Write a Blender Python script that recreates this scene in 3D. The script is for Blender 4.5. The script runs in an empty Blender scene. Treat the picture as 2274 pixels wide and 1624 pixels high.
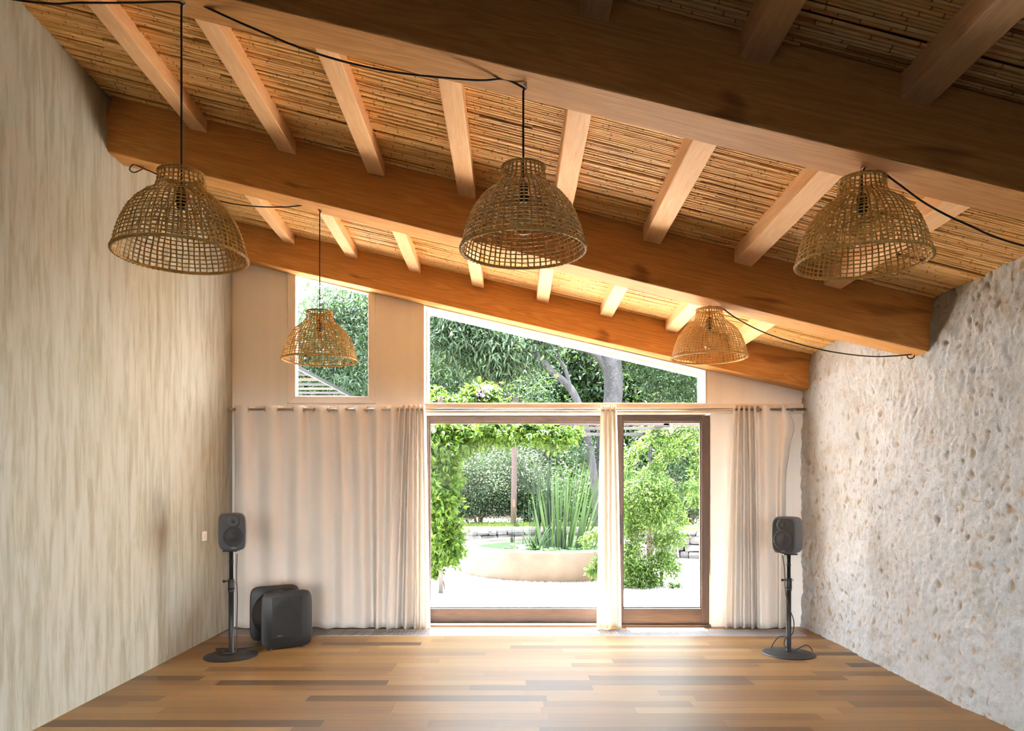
import bpy, math, random
import numpy as np
from mathutils import Vector, Matrix, noise

random.seed(7)
RS = np.random.RandomState(11)
SC = bpy.context.scene
COL = SC.collection

# ------------------------------------------------------------------ camera
F, PX, PY, EYE = 1600.0, 1137.0, 1070.0, 1.37
cam_d = bpy.data.cameras.new('camera')
cam = bpy.data.objects.new('camera', cam_d); COL.objects.link(cam)
cam.location = (0, 0, EYE); cam.rotation_euler = (math.pi/2, 0, 0)
cam_d.sensor_width = 36; cam_d.lens = F/2274*36
cam_d.shift_y = (PY-812)/2274
cam_d.clip_start = 0.05; cam_d.clip_end = 300
SC.camera = cam

# ------------------------------------------------------------------ sky, sun, exposure
W = bpy.data.worlds.new('sky'); SC.world = W; W.use_nodes = True
nt = W.node_tree; nt.nodes.clear()
tc = nt.nodes.new('ShaderNodeTexCoord'); sx = nt.nodes.new('ShaderNodeSeparateXYZ')
rp = nt.nodes.new('ShaderNodeValToRGB'); bg = nt.nodes.new('ShaderNodeBackground'); wo = nt.nodes.new('ShaderNodeOutputWorld')
nt.links.new(tc.outputs['Generated'], sx.inputs[0])
mr = nt.nodes.new('ShaderNodeMapRange'); mr.inputs[1].default_value = -1; nt.links.new(sx.outputs['Z'], mr.inputs[0]); nt.links.new(mr.outputs[0], rp.inputs[0])
e = rp.color_ramp.elements; e.new(0.5)
e[0].position = 0.485; e[0].color = (0.02, 0.025, 0.016, 1)      # land below the horizon
e[1].position = 0.50; e[1].color = (0.97, 0.97, 0.96, 1)
e[2].position = 0.95; e[2].color = (0.62, 0.80, 1.0, 1)
nt.links.new(rp.outputs[0], bg.inputs[0]); bg.inputs[1].default_value = 13.0
nt.links.new(bg.outputs[0], wo.inputs[0])

sun_d = bpy.data.lights.new('sun', 'SUN'); sun = bpy.data.objects.new('sun', sun_d); COL.objects.link(sun)
sun_d.energy = 100; sun_d.angle = math.radians(0.8); sun_d.color = (1.0, 0.93, 0.82)
SUN_EL, SUN_AZ = math.radians(68), math.radians(-6)      # from behind the garden, a little from the left
sv = Vector((math.sin(SUN_AZ)*math.cos(SUN_EL), math.cos(SUN_AZ)*math.cos(SUN_EL), math.sin(SUN_EL)))
sun.rotation_euler = sv.to_track_quat('Z', 'Y').to_euler(); sun.location = sv*60

SC.view_settings.view_transform = 'Standard'; SC.view_settings.look = 'None'
SC.view_settings.exposure = 1.2; SC.view_settings.gamma = 1.0
SC.view_settings.use_curve_mapping = False
SC.cycles.max_bounces = 10; SC.cycles.diffuse_bounces = 7; SC.cycles.glossy_bounces = 3
SC.cycles.transmission_bounces = 4; SC.cycles.transparent_max_bounces = 12
SC.cycles.caustics_reflective = False; SC.cycles.caustics_refractive = False
SC.cycles.sample_clamp_indirect = 12.0
SC.cycles.use_denoising = True

# ------------------------------------------------------------------ helpers
def at(x, y, Y):
    """A point of the photograph at distance Y from the camera."""
    return Vector(((x-PX)*Y/F, Y, EYE-(y-PY)*Y/F))

class MB:
    def __init__(s): s.v = []; s.f = []; s.r = []
    def add(s, vs, fs, rnd=None):
        o = len(s.v); s.v += [tuple(p) for p in vs]
        s.f += [tuple(i+o for i in f) for f in fs]
        if rnd is not None: s.r += [rnd]*len(fs)
        return s
    def box(s, x0, x1, y0, y1, z0, z1, rnd=None):
        v = [(x0,y0,z0),(x1,y0,z0),(x1,y1,z0),(x0,y1,z0),(x0,y0,z1),(x1,y0,z1),(x1,y1,z1),(x0,y1,z1)]
        return s.add(v, [(0,3,2,1),(4,5,6,7),(0,1,5,4),(1,2,6,5),(2,3,7,6),(3,0,4,7)], rnd)
    def hexa(s, v, rnd=None):        # eight corners: bottom ring then top ring
        return s.add(v, [(0,3,2,1),(4,5,6,7),(0,1,5,4),(1,2,6,5),(2,3,7,6),(3,0,4,7)], rnd)
    def prism_y(s, poly, y0, y1):    # polygon in x,z pulled along y
        n = len(poly)
        v = [(x,y0,z) for x,z in poly]+[(x,y1,z) for x,z in poly]
        return s.add(v, [tuple(range(n))[::-1] if False else tuple(range(n)), tuple(range(2*n-1, n-1, -1))]+[(i, i+n, (i+1)%n+n, (i+1)%n) for i in range(n)])
    def tube(s, pts, rad, n=8, cap=True, rnd=None):
        pts = [Vector(p) for p in pts]; m = len(pts)
        rads = [rad]*m if isinstance(rad, (int, float)) else list(rad)
        vs, fs = [], []
        t = (pts[1]-pts[0]).normalized()
        u = t.orthogonal().normalized()
        for i, p in enumerate(pts):
            t = (pts[min(i+1, m-1)]-pts[max(i-1, 0)])
            t = t.normalized() if t.length > 1e-9 else Vector((0,0,1))
            u = (u-t*u.dot(t)); u = u.normalized() if u.length > 1e-6 else t.orthogonal().normalized()
            w = t.cross(u)
            for k in range(n):
                a = 2*math.pi*k/n
                vs.append(p+(u*math.cos(a)+w*math.sin(a))*rads[i])
        for i in range(m-1):
            for k in range(n):
                k2 = (k+1) % n
                fs.append((i*n+k, i*n+k2, (i+1)*n+k2, (i+1)*n+k))
        if cap:
            fs.append(tuple(range(n))[::-1]); fs.append(tuple(range((m-1)*n, m*n)))
        return s.add(vs, fs, rnd)
    def lathe(s, prof, n=32, c=(0,0,0), cap=True):
        vs, fs = [], []
        m = len(prof)
        for r, z in prof:
            for k in range(n):
                a = 2*math.pi*k/n
                vs.append((c[0]+r*math.cos(a), c[1]+r*math.sin(a), c[2]+z))
        for i in range(m-1):
            for k in range(n):
                k2 = (k+1) % n
                fs.append((i*n+k, i*n+k2, (i+1)*n+k2, (i+1)*n+k))
        if cap:
            fs.append(tuple(range(n))[::-1]); fs.append(tuple(range((m-1)*n, m*n)))
        return s.add(vs, fs)
    def torus(s, R, r, c=(0,0,0), n=40, m=6, axis='z'):
        vs, fs = [], []
        for i in range(n):
            a = 2*math.pi*i/n
            for j in range(m):
                b = 2*math.pi*j/m
                q = ((R+r*math.cos(b))*math.cos(a), (R+r*math.cos(b))*math.sin(a), r*math.sin(b))
                if axis == 'x': q = (q[2], q[0], q[1])
                if axis == 'y': q = (q[0], q[2], q[1])
                vs.append((c[0]+q[0], c[1]+q[1], c[2]+q[2]))
        for i in range(n):
            for j in range(m):
                i2, j2 = (i+1) % n, (j+1) % m
                fs.append((i*m+j, i2*m+j, i2*m+j2, i*m+j2))
        return s.add(vs, fs)
    def loft(s, rings):
        n = len(rings[0]); vs = [p for r in rings for p in r]; fs = []
        for i in range(len(rings)-1):
            for k in range(n):
                k2 = (k+1) % n
                fs.append((i*n+k, i*n+k2, (i+1)*n+k2, (i+1)*n+k))
        fs.append(tuple(range(n))[::-1]); fs.append(tuple(range((len(rings)-1)*n, len(rings)*n)))
        return s.add(vs, fs)

def link(name, me, mat=None, parent=None, smooth=False, fix=True):
    o = bpy.data.objects.new(name, me); COL.objects.link(o)
    if mat: me.materials.append(mat)
    if smooth: me.polygons.foreach_set('use_smooth', [True]*len(me.polygons))
    if parent: o.parent = parent
    return o

def obj(name, mb, mat, parent=None, smooth=False, bevel=0.0, fix=True):
    me = bpy.data.meshes.new(name)
    me.from_pydata(mb.v, [], mb.f)
    if fix:
        import bmesh
        bm = bmesh.new(); bm.from_mesh(me)
        bmesh.ops.recalc_face_normals(bm, faces=bm.faces); bm.to_mesh(me); bm.free()
    if mb.r and len(mb.r) == len(mb.f):
        a = me.attributes.new('rnd', 'FLOAT', 'FACE'); a.data.foreach_set('value', mb.r)
    o = link(name, me, mat, parent, smooth)
    if bevel:
        m = o.modifiers.new('edge', 'BEVEL'); m.width = bevel; m.segments = 2; m.limit_method = 'ANGLE'
    return o

def thing(name, label, cat, loc=(0,0,0), rz=0.0, group=None):
    o = bpy.data.objects.new(name, None); COL.objects.link(o)
    o.empty_display_size = 0.05
    o.location = loc; o.rotation_euler = (0, 0, rz)
    return tag(o, label, cat, group)
def tag(o, label, cat, group=None, kind=None):
    o['label'] = label; o['category'] = cat
    if group: o['group'] = group
    if kind: o['kind'] = kind
    return o
def struct(o, label=None, cat=None):
    o['kind'] = 'structure'
    if label: o['label'] = label
    if cat: o['category'] = cat
    return o
def empty_struct(name, label=None, cat=None):
    o = bpy.data.objects.new(name, None); COL.objects.link(o)
    return struct(o, label, cat)

def smooth_path(ctrl, per=8):
    P = [Vector(p) for p in ctrl]; out = []
    for i in range(len(P)-1):
        p0, p1, p2, p3 = P[max(i-1,0)], P[i], P[i+1], P[min(i+2, len(P)-1)]
        for k in range(per):
            t = k/per
            out.append(0.5*((2*p1)+(p2-p0)*t+(2*p0-5*p1+4*p2-p3)*t*t+(3*p1-p0-3*p2+p3)*t**3))
    out.append(P[-1]); return out

# ------------------------------------------------------------------ materials
def new_mat(name):
    m = bpy.data.materials.new(name); m.use_nodes = True
    n = m.node_tree; return m, n, n.nodes['Principled BSDF'], n.nodes['Material Output']
def rgba(c): return (c[0], c[1], c[2], 1)
def plain(name, col, rough=0.5, metal=0.0, spec=0.5):
    m, n, b, o = new_mat(name)
    b.inputs['Base Color'].default_value = rgba(col); b.inputs['Roughness'].default_value = rough
    b.inputs['Metallic'].default_value = metal; b.inputs['Specular IOR Level'].default_value = spec
    tx = n.nodes.new('ShaderNodeTexNoise'); tx.inputs['Scale'].default_value = 60
    bp = n.nodes.new('ShaderNodeBump'); bp.inputs['Strength'].default_value = 0.05; bp.inputs['Distance'].default_value = 0.002
    n.links.new(tx.outputs[0], bp.inputs['Height']); n.links.new(bp.outputs[0], b.inputs['Normal'])
    return m
def ramp(n, stops):
    r = n.nodes.new('ShaderNodeValToRGB'); e = r.color_ramp.elements
    while len(e) < len(stops): e.new(0.5)
    for i, (p, c) in enumerate(stops): e[i].position = p; e[i].color = rgba(c)
    return r
def coords(n, scale, kind='Object', rot=(0,0,0)):
    t = n.nodes.new('ShaderNodeTexCoord'); mp = n.nodes.new('ShaderNodeMapping')
    mp.inputs['Scale'].default_value = scale; mp.inputs['Rotation'].default_value = rot
    n.links.new(t.outputs[kind], mp.inputs[0]); return mp
def tex_noise(n, src, scale, detail=4, rough=0.5, dist=0.0):
    t = n.nodes.new('ShaderNodeTexNoise'); t.inputs['Scale'].default_value = scale
    t.inputs['Detail'].default_value = detail; t.inputs['Roughness'].default_value = rough
    t.inputs['Distortion'].default_value = dist
    if src: n.links.new(src.outputs[0], t.inputs['Vector'])
    return t
def mixc(n, a, b, fac, mode='MIX'):
    m = n.nodes.new('ShaderNodeMix'); m.data_type = 'RGBA'; m.blend_type = mode
    def put(s, v):
        if hasattr(v, 'links') or hasattr(v, 'is_linked'): n.links.new(v, s)
        elif isinstance(v, (int, float)): s.default_value = v
        else: s.default_value = rgba(v)
    put(m.inputs[0], fac); put(m.inputs[6], a); put(m.inputs[7], b)
    return m.outputs[2]
def bump(n, b, h, strength, dist):
    bp = n.nodes.new('ShaderNodeBump'); bp.inputs['Strength'].default_value = strength; bp.inputs['Distance'].default_value = dist
    n.links.new(h, bp.inputs['Height']); n.links.new(bp.outputs[0], b.inputs['Normal'])

def wood(name, dark, mid, light, along='x', rough=0.55, seed=0.0):
    m, n, b, o = new_mat(name)
    s = {'x': (0.35, 6, 6), 'y': (6, 0.35, 6), 'z': (6, 6, 0.35)}[along]
    mp = coords(n, s); mp.inputs['Location'].default_value = (seed, seed*1.7, seed*.6)
    g = tex_noise(n, mp, 1.6, 3, 0.5, 1.2)
    w = n.nodes.new('ShaderNodeMath'); w.operation = 'MULTIPLY'; w.inputs[1].default_value = 9
    n.links.new(g.outputs[0], w.inputs[0])
    fr = n.nodes.new('ShaderNodeMath'); fr.operation = 'PINGPONG'; fr.inputs[1].default_value = 1.0
    n.links.new(w.outputs[0], fr.inputs[0])
    r1 = ramp(n, [(0.0, mid), (0.6, light), (1.0, mid)]); n.links.new(fr.outputs[0], r1.inputs[0])
    big = tex_noise(n, coords(n, tuple(q*.35 for q in s)), 2.0, 3)
    r2 = ramp(n, [(0.35, (0,0,0)), (0.7, (1,1,1))]); n.links.new(big.outputs[0], r2.inputs[0])
    c = mixc(n, r1.outputs[0], dark, r2.outputs[0]); 
    c2 = mixc(n, r1.outputs[0], c, 0.55)
    fine = tex_noise(n, coords(n, tuple(q*6 for q in s)), 3.0, 2)
    ks = {'x': (.9, 3.2, 3.2), 'y': (3.2, .9, 3.2), 'z': (3.2, 3.2, .9)}[along]
    kn = tex_noise(n, coords(n, ks), 2.1, 2, .5, .6); rk = ramp(n, [(.64, (1,1,1)), (.74, (.45,.36,.30))]); n.links.new(kn.outputs[0], rk.inputs[0])
    c2 = mixc(n, c2, rk.outputs[0], .75, 'MULTIPLY')
    c3 = mixc(n, c2, fine.outputs[0], 0.25, 'OVERLAY')
    n.links.new(c3, b.inputs['Base Color']); b.inputs['Roughness'].default_value = rough
    b.inputs['Specular IOR Level'].default_value = 0.3
    bump(n, b, fine.outputs[0], 0.15, 0.003)
    return m

M = {}
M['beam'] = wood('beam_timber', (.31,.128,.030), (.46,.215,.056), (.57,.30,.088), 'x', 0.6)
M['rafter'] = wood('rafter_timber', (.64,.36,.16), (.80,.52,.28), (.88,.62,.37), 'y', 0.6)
M['door_wood'] = wood('door_timber', (0.068,0.046,0.037), (0.094,0.066,0.054), (0.116,0.084,0.070), 'x', 0.45)
M['door_wood_v'] = wood('door_timber_upright', (0.076,0.051,0.038), (0.106,0.072,0.055), (0.132,0.092,0.072), 'z', 0.45)
M['post_wood'] = wood('weathered_post', (.022,.014,.012), (.036,.023,.020), (.05,.034,.03), 'z', 0.8)

def rnd_attr(n):
    a = n.nodes.new('ShaderNodeAttribute'); a.attribute_name = 'rnd'; return a
def mat_floor():
    m, n, b, o = new_mat('oak_planks')
    a = rnd_attr(n)
    r = ramp(n, [(0.0, (0.088,0.048,0.017)), (0.15, (0.152,0.081,0.025)), (0.45, (0.224,0.125,0.038)), (0.75, (0.268,0.156,0.053)), (1.0, (0.336,0.218,0.087))])
    n.links.new(a.outputs['Fac'], r.inputs[0])
    add = n.nodes.new('ShaderNodeVectorMath'); add.operation = 'ADD'
    t = n.nodes.new('ShaderNodeTexCoord'); cmb = n.nodes.new('ShaderNodeCombineXYZ')
    ml = n.nodes.new('ShaderNodeMath'); ml.operation = 'MULTIPLY'; ml.inputs[1].default_value = 37.0
    n.links.new(a.outputs['Fac'], ml.inputs[0]); n.links.new(ml.outputs[0], cmb.inputs[2])
    n.links.new(t.outputs['Object'], add.inputs[0]); n.links.new(cmb.outputs[0], add.inputs[1])
    mp = n.nodes.new('ShaderNodeMapping'); mp.inputs['Scale'].default_value = (0.8, 14, 1); n.links.new(add.outputs[0], mp.inputs[0])
    g = tex_noise(n, mp, 2.2, 5, 0.6, 0.8)
    rg = ramp(n, [(0.32, (.55,.48,.42)), (0.52, (1,1,1))]); n.links.new(g.outputs[0], rg.inputs[0])
    c = mixc(n, r.outputs[0], rg.outputs[0], 0.5, 'MULTIPLY')
    n.links.new(c, b.inputs['Base Color'])
    rr = n.nodes.new('ShaderNodeMapRange'); rr.inputs[3].default_value = 0.36; rr.inputs[4].default_value = 0.50; b.inputs['Specular IOR Level'].default_value = 0.38
    n.links.new(g.outputs[0], rr.inputs[0]); n.links.new(rr.outputs[0], b.inputs['Roughness'])
    bump(n, b, g.outputs[0], 0.06, 0.002)
    return m
M['floor'] = mat_floor()

def mat_limewash():
    m, n, b, o = new_mat('limewash_plaster')
    st = tex_noise(n, coords(n, (3, 11, 1.3)), 1.6, 7, 0.66, 0.4)
    st2 = tex_noise(n, coords(n, (8, 22, 2.2)), 1.5, 4, 0.6, 0.5)
    bl = tex_noise(n, coords(n, (1, 1, .8)), 0.9, 3)
    r = ramp(n, [(0.28, (0.288,0.277,0.216)), (0.43, (0.352,0.353,0.295)), (0.54, (0.416,0.428,0.383)), (0.72, (0.448,0.466,0.427))])
    n.links.new(st.outputs[0], r.inputs[0])
    r2 = ramp(n, [(0.3, (.90,.87,.80)), (0.6, (1,1,1))]); n.links.new(st2.outputs[0], r2.inputs[0])
    r3 = ramp(n, [(0.3, (.90,.86,.80)), (0.7, (1,1,1))]); n.links.new(bl.outputs[0], r3.inputs[0])
    c = mixc(n, r.outputs[0], r2.outputs[0], 0.7, 'MULTIPLY'); c = mixc(n, c, r3.outputs[0], 0.8, 'MULTIPLY')
    n.links.new(c, b.inputs['Base Color']); b.inputs['Roughness'].default_value = 0.75; b.inputs['Specular IOR Level'].default_value = 0.25
    fn = tex_noise(n, coords(n, (1,1,1)), 26, 5, 0.65)
    bump(n, b, fn.outputs[0], 0.10, 0.006)
    return m
M['limewash'] = mat_limewash()

def mat_stone():
    m, n, b, o = new_mat('rough_stone_render')
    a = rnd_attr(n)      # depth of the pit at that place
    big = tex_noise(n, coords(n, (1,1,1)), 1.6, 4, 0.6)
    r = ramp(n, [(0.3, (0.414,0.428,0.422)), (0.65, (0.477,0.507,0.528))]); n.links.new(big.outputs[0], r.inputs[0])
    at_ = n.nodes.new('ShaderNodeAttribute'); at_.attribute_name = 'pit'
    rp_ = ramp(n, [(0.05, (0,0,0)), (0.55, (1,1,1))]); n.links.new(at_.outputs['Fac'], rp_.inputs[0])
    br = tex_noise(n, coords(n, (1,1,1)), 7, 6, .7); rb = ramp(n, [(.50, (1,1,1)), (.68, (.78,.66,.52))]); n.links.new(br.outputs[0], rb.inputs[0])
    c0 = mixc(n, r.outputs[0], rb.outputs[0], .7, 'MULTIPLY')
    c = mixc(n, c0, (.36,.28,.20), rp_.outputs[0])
    fn = tex_noise(n, coords(n, (1,1,1)), 42, 6, 0.7)
    n.links.new(c, b.inputs['Base Color']); b.inputs['Roughness'].default_value = 0.9; b.inputs['Specular IOR Level'].default_value = 0.15
    bump(n, b, fn.outputs[0], 0.8, 0.016)
    return m
M['stone'] = mat_stone()

def mat_panel():
    m, n, b, o = new_mat('pale_wall_board')
    st = tex_noise(n, coords(n, (9, 1, .25)), 0.7, 3)
    r = ramp(n, [(0.3, (.78,.77,.74)), (0.55, (.85,.845,.825)), (0.8, (.88,.88,.87))]); n.links.new(st.outputs[0], r.inputs[0])
    fn = tex_noise(n, coords(n, (60, 60, 8)), 1.0, 3)
    c = mixc(n, r.outputs[0], fn.outputs[0], 0.08, 'OVERLAY')
    n.links.new(c, b.inputs['Base Color']); b.inputs['Roughness'].default_value = 0.6
    return m
M['panel'] = mat_panel()
M['trim'] = plain('pale_trim_paint', (.74,.67,.57), 0.5)
M['frame'] = plain('white_window_paint', (.86,.83,.79), 0.45)
M['dark'] = plain('dark_backing', (.03,.02,.015), 0.8)
M['rear'] = wood('absorbing_boards', (.022,.014,.010), (.035,.022,.015), (.045,.03,.02), 'z', 0.7)  # near black so the unseen near walls return little light

def mat_reed():
    m, n, b, o = new_mat('reed_ceiling')
    a = rnd_attr(n)
    r = ramp(n, [(0.0, (.30,.14,.035)), (0.25, (.60,.34,.10)), (0.6, (.77,.50,.20)), (1.0, (.86,.62,.32))])
    n.links.new(a.outputs['Fac'], r.inputs[0])
    g = tex_noise(n, coords(n, (3, 60, 60)), 1.0, 3)
    c = mixc(n, r.outputs[0], g.outputs[0], 0.35, 'OVERLAY')
    n.links.new(c, b.inputs['Base Color']); b.inputs['Roughness'].default_value = 0.5; b.inputs['Specular IOR Level'].default_value = 0.4
    return m
M['reed'] = mat_reed()

def mat_cloth():
    m, n, b, o = new_mat('curtain_cloth')
    b.inputs['Base Color'].default_value = (.88,.85,.81,1); b.inputs['Roughness'].default_value = 0.9
    b.inputs['Specular IOR Level'].default_value = 0.1
    tr = n.nodes.new('ShaderNodeBsdfTranslucent'); tr.inputs[0].default_value = (.86,.80,.72,1)
    mx = n.nodes.new('ShaderNodeMixShader'); mx.inputs[0].default_value = 0.30
    n.links.new(b.outputs[0], mx.inputs[1]); n.links.new(tr.outputs[0], mx.inputs[2]); n.links.new(mx.outputs[0], o.inputs[0])
    w = tex_noise(n, coords(n, (1,1,1)), 700, 2); bump(n, b, w.outputs[0], 0.1, 0.001)
    return m
M['cloth'] = mat_cloth()

def mat_glass(name='window_glass', tint=(1,1,1), refl=1.0):
    m, n, b, o = new_mat(name); n.nodes.remove(b)
    t = n.nodes.new('ShaderNodeBsdfTransparent'); t.inputs[0].default_value = rgba(tint)
    g = n.nodes.new('ShaderNodeBsdfGlossy'); g.inputs['Roughness'].default_value = 0.02
    lw_ = n.nodes.new('ShaderNodeLayerWeight'); lw_.inputs[0].default_value = 0.5
    pw_ = n.nodes.new('ShaderNodeMath'); pw_.operation = 'POWER'; pw_.inputs[1].default_value = 5
    n.links.new(lw_.outputs['Facing'], pw_.inputs[0])
    ml = n.nodes.new('ShaderNodeMapRange'); ml.inputs[3].default_value = .04*refl; ml.inputs[4].default_value = min(1, refl)
    n.links.new(pw_.outputs[0], ml.inputs[0])
    mx = n.nodes.new('ShaderNodeMixShader'); n.links.new(ml.outputs[0], mx.inputs[0])
    n.links.new(t.outputs[0], mx.inputs[1]); n.links.new(g.outputs[0], mx.inputs[2]); n.links.new(mx.outputs[0], o.inputs[0])
    return m
M['glass'] = mat_glass(refl=.04)
M['bulb'] = mat_glass('bulb_glass', (.97,.96,.94), 1.6)

M['wicker'] = wood('woven_bamboo', (.56,.31,.075), (.72,.44,.125), (.80,.54,.18), 'z', 0.45)
M['cord'] = plain('dark_cord', (.03,.022,.018), 0.6)
M['socket'] = plain('black_socket', (.015,.014,.014), 0.4)
M['filament'] = plain('brass_filament', (.7,.4,.12), 0.35, 0.8)
M['steel'] = plain('brushed_steel', (.55,.53,.50), 0.32, 1.0)
M['grille'] = plain('grille_metal', (.50,.49,.50), 0.4, 0.7)
M['black'] = plain('black_lacquer', (.010,.0095,.010), 0.5)
M['spk'] = plain('dark_grey_enclosure', (.065,.068,.075), 0.5)
M['spk_front'] = plain('dark_front_baffle', (.022,.021,.021), 0.45)
M['cone'] = plain('speaker_mesh', (.010,.010,.012), 0.6)
M['letter'] = plain('silver_lettering', (.45,.45,.45), 0.4, 0.3)
M['switch'] = plain('white_switch', (.78,.75,.70), 0.4)

def mat_leaf(name, cols, trans=(.30,.45,.06), tf=0.35, rough=0.45):
    m, n, b, o = new_mat(name)
    a = rnd_attr(n)
    k = len(cols); r = ramp(n, [(i/(k-1), c) for i, c in enumerate(cols)])
    n.links.new(a.outputs['Fac'], r.inputs[0]); n.links.new(r.outputs[0], b.inputs['Base Color'])
    b.inputs['Roughness'].default_value = rough; b.inputs['Specular IOR Level'].default_value = 0.2
    tr = n.nodes.new('ShaderNodeBsdfTranslucent'); 
    c = mixc(n, r.outputs[0], trans, 0.5); n.links.new(c, tr.inputs[0])
    mx = n.nodes.new('ShaderNodeMixShader'); mx.inputs[0].default_value = tf
    n.links.new(b.outputs[0], mx.inputs[1]); n.links.new(tr.outputs[0], mx.inputs[2]); n.links.new(mx.outputs[0], o.inputs[0])
    return m
M['lf_vine'] = mat_leaf('vine_leaves', [(0.012,0.033,0.003), (0.024,0.061,0.007), (0.039,0.081,0.010), (0.075,0.109,0.015)], (0.079,0.146,0.010), 0.45)
M['lf_shrub'] = mat_leaf('feathery_leaves', [(0.015,0.036,0.005), (0.029,0.068,0.010), (0.049,0.092,0.018), (0.079,0.121,0.027)], (0.088,0.151,0.022), 0.4)
M['lf_grey'] = mat_leaf('grey_green_leaves', [(0.007,0.014,0.007), (0.017,0.030,0.013), (0.029,0.046,0.022), (0.055,0.075,0.042)], (0.039,0.073,0.022), 0.2, 0.35)
M['lf_dark'] = mat_leaf('dark_green_leaves', [(0.003,0.010,0.003), (0.008,0.021,0.007), (0.015,0.033,0.010), (0.024,0.048,0.015)], (0.039,0.086,0.013), 0.25, 0.35)
M['lf_willow'] = mat_leaf('long_silvery_leaves', [(0.011,0.023,0.010), (0.019,0.036,0.017), (0.029,0.051,0.024), (0.049,0.075,0.037)], (0.044,0.092,0.027), 0.3, 0.33)
M['lf_far'] = mat_leaf('distant_leaves', [(0.003,0.010,0.003), (0.011,0.021,0.007), (0.017,0.036,0.010)], (0.044,0.092,0.013), 0.25, 0.5)
M['lf_reed'] = mat_leaf('water_plant_blades', [(0.006,0.016,0.006), (0.011,0.026,0.010), (0.021,0.039,0.016)], (0.036,0.069,0.016), 0.3, 0.4)
M['lf_lily'] = mat_leaf('lily_pad_leaf', [(0.010,0.028,0.007), (0.021,0.052,0.014)], (0.047,0.093,0.014), 0.2, 0.3)
M['grass'] = mat_leaf('short_grass', [(0.014,0.028,0.005), (0.033,0.052,0.011)], (0.058,0.093,0.011), 0.3, 0.6)
M['blossom'] = plain('pale_mauve_petals', (.55,.40,.58), 0.6)
def mat_bark():
    m, n, b, o = new_mat('grey_bark')
    t = tex_noise(n, coords(n, (1,1,.5)), 9, 6, .7, .4); t2 = tex_noise(n, coords(n, (1,1,.8)), 26, 3, .6)
    r = ramp(n, [(.38, (.005,.005,.006)), (.52, (.012,.012,.013)), (.66, (.024,.024,.025))]); n.links.new(t.outputs[0], r.inputs[0])
    r2 = ramp(n, [(.60, (0,0,0)), (.68, (1,1,1))]); n.links.new(t2.outputs[0], r2.inputs[0])
    c = mixc(n, r.outputs[0], (.05,.05,.05), r2.outputs[0]); n.links.new(c, b.inputs['Base Color'])
    b.inputs['Roughness'].default_value = .9; bump(n, b, t.outputs[0], .5, .03); return m
M['bark'] = mat_bark()
M['bark_brown'] = wood('brown_bark', (.03,.019,.013), (.055,.035,.023), (.08,.05,.035), 'z', 0.9)
M['metal_dark'] = plain('dark_painted_steel', (.03,.027,.028), 0.5, 0.3)
M['metal_grey'] = plain('grey_painted_steel', (.02,.02,.023), 0.4, 0.4)
M['orange_slat'] = plain('rust_red_slats', (.09,.022,.012), 0.6)
M['terracotta'] = plain('terracotta_brick', (.46,.17,.075), 0.8)

def noisy(name, c0, c1, scale, rough=0.9, bstr=0.3, bd=0.01):
    m, n, b, o = new_mat(name)
    t = tex_noise(n, coords(n, (1,1,1)), scale, 6, 0.65)
    r = ramp(n, [(0.35, c0), (0.65, c1)]); n.links.new(t.outputs[0], r.inputs[0])
    n.links.new(r.outputs[0], b.inputs['Base Color']); b.inputs['Roughness'].default_value = rough
    b.inputs['Specular IOR Level'].default_value = 0.2
    bump(n, b, t.outputs[0], bstr, bd); return m
M['gravel'] = noisy('pale_gravel', (.15,.135,.13), (.31,.28,.265), 45, 0.9, 1.0, 0.02)
M['pebble'] = noisy('pale_pebbles', (.13,.115,.11), (.34,.31,.295), 9, 0.9, 0.2, 0.004)
M['terrace'] = noisy('pale_clay_tiles', (.72,.61,.51), (.82,.73,.64), 3.0, 0.8, 0.1, 0.003)
M['joint'] = plain('tile_joint', (.42,.34,.29), 0.9)
M['tub'] = noisy('lime_washed_tub', (.08,.06,.044), (.105,.085,.066), 2.4, 0.85, 0.15, 0.006)
M['wallstone'] = noisy('dry_stone', (.045,.04,.035), (.09,.082,.075), 5, 0.95, 0.5, 0.02)
M['soil'] = noisy('garden_soil', (.10,.075,.05), (.17,.14,.09), 12, 1.0, 0.5, 0.02)
M['absorb_ground'] = noisy('absorbing_ground', (.010,.010,.010), (.016,.016,.015), 20, .9, .3, .01)  # unseen ground made near black to keep bounce off the beams
M['absorb_floor'] = noisy('absorbing_floor', (.012,.012,.013), (.020,.019,.019), 6, .6, .2, .003)  # added floor out of view, near black to absorb bounced light
for k_ in ('absorb_ground', 'absorb_floor'): M[k_].node_tree.nodes['Principled BSDF'].inputs['Specular IOR Level'].default_value = 0.0
M['lawn'] = noisy('lawn_ground', (.08,.13,.03), (.15,.20,.06), 20, 1.0, 0.5, 0.02)
mw, n_, b_, o_ = new_mat('pond_water'); M['water'] = mw
b_.inputs['Base Color'].default_value = (.018,.028,.018,1); b_.inputs['Roughness'].default_value = 0.05; b_.inputs['IOR'].default_value = 1.33
bump(n_, b_, tex_noise(n_, coords(n_, (1,1,1)), 6, 2).outputs[0], 0.05, 0.01)

def ring_prism(outer, inner, y0, y1):
    m = MB(); n = len(outer)
    for i in range(n):
        j = (i+1) % n
        o0, o1, i0, i1 = outer[i], outer[j], inner[i], inner[j]
        m.hexa([(o0[0],y0,o0[1]),(o1[0],y0,o1[1]),(i1[0],y0,i1[1]),(i0[0],y0,i0[1]),(o0[0],y1,o0[1]),(o1[0],y1,o1[1]),(i1[0],y1,i1[1]),(i0[0],y1,i0[1])])
    return m

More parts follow.
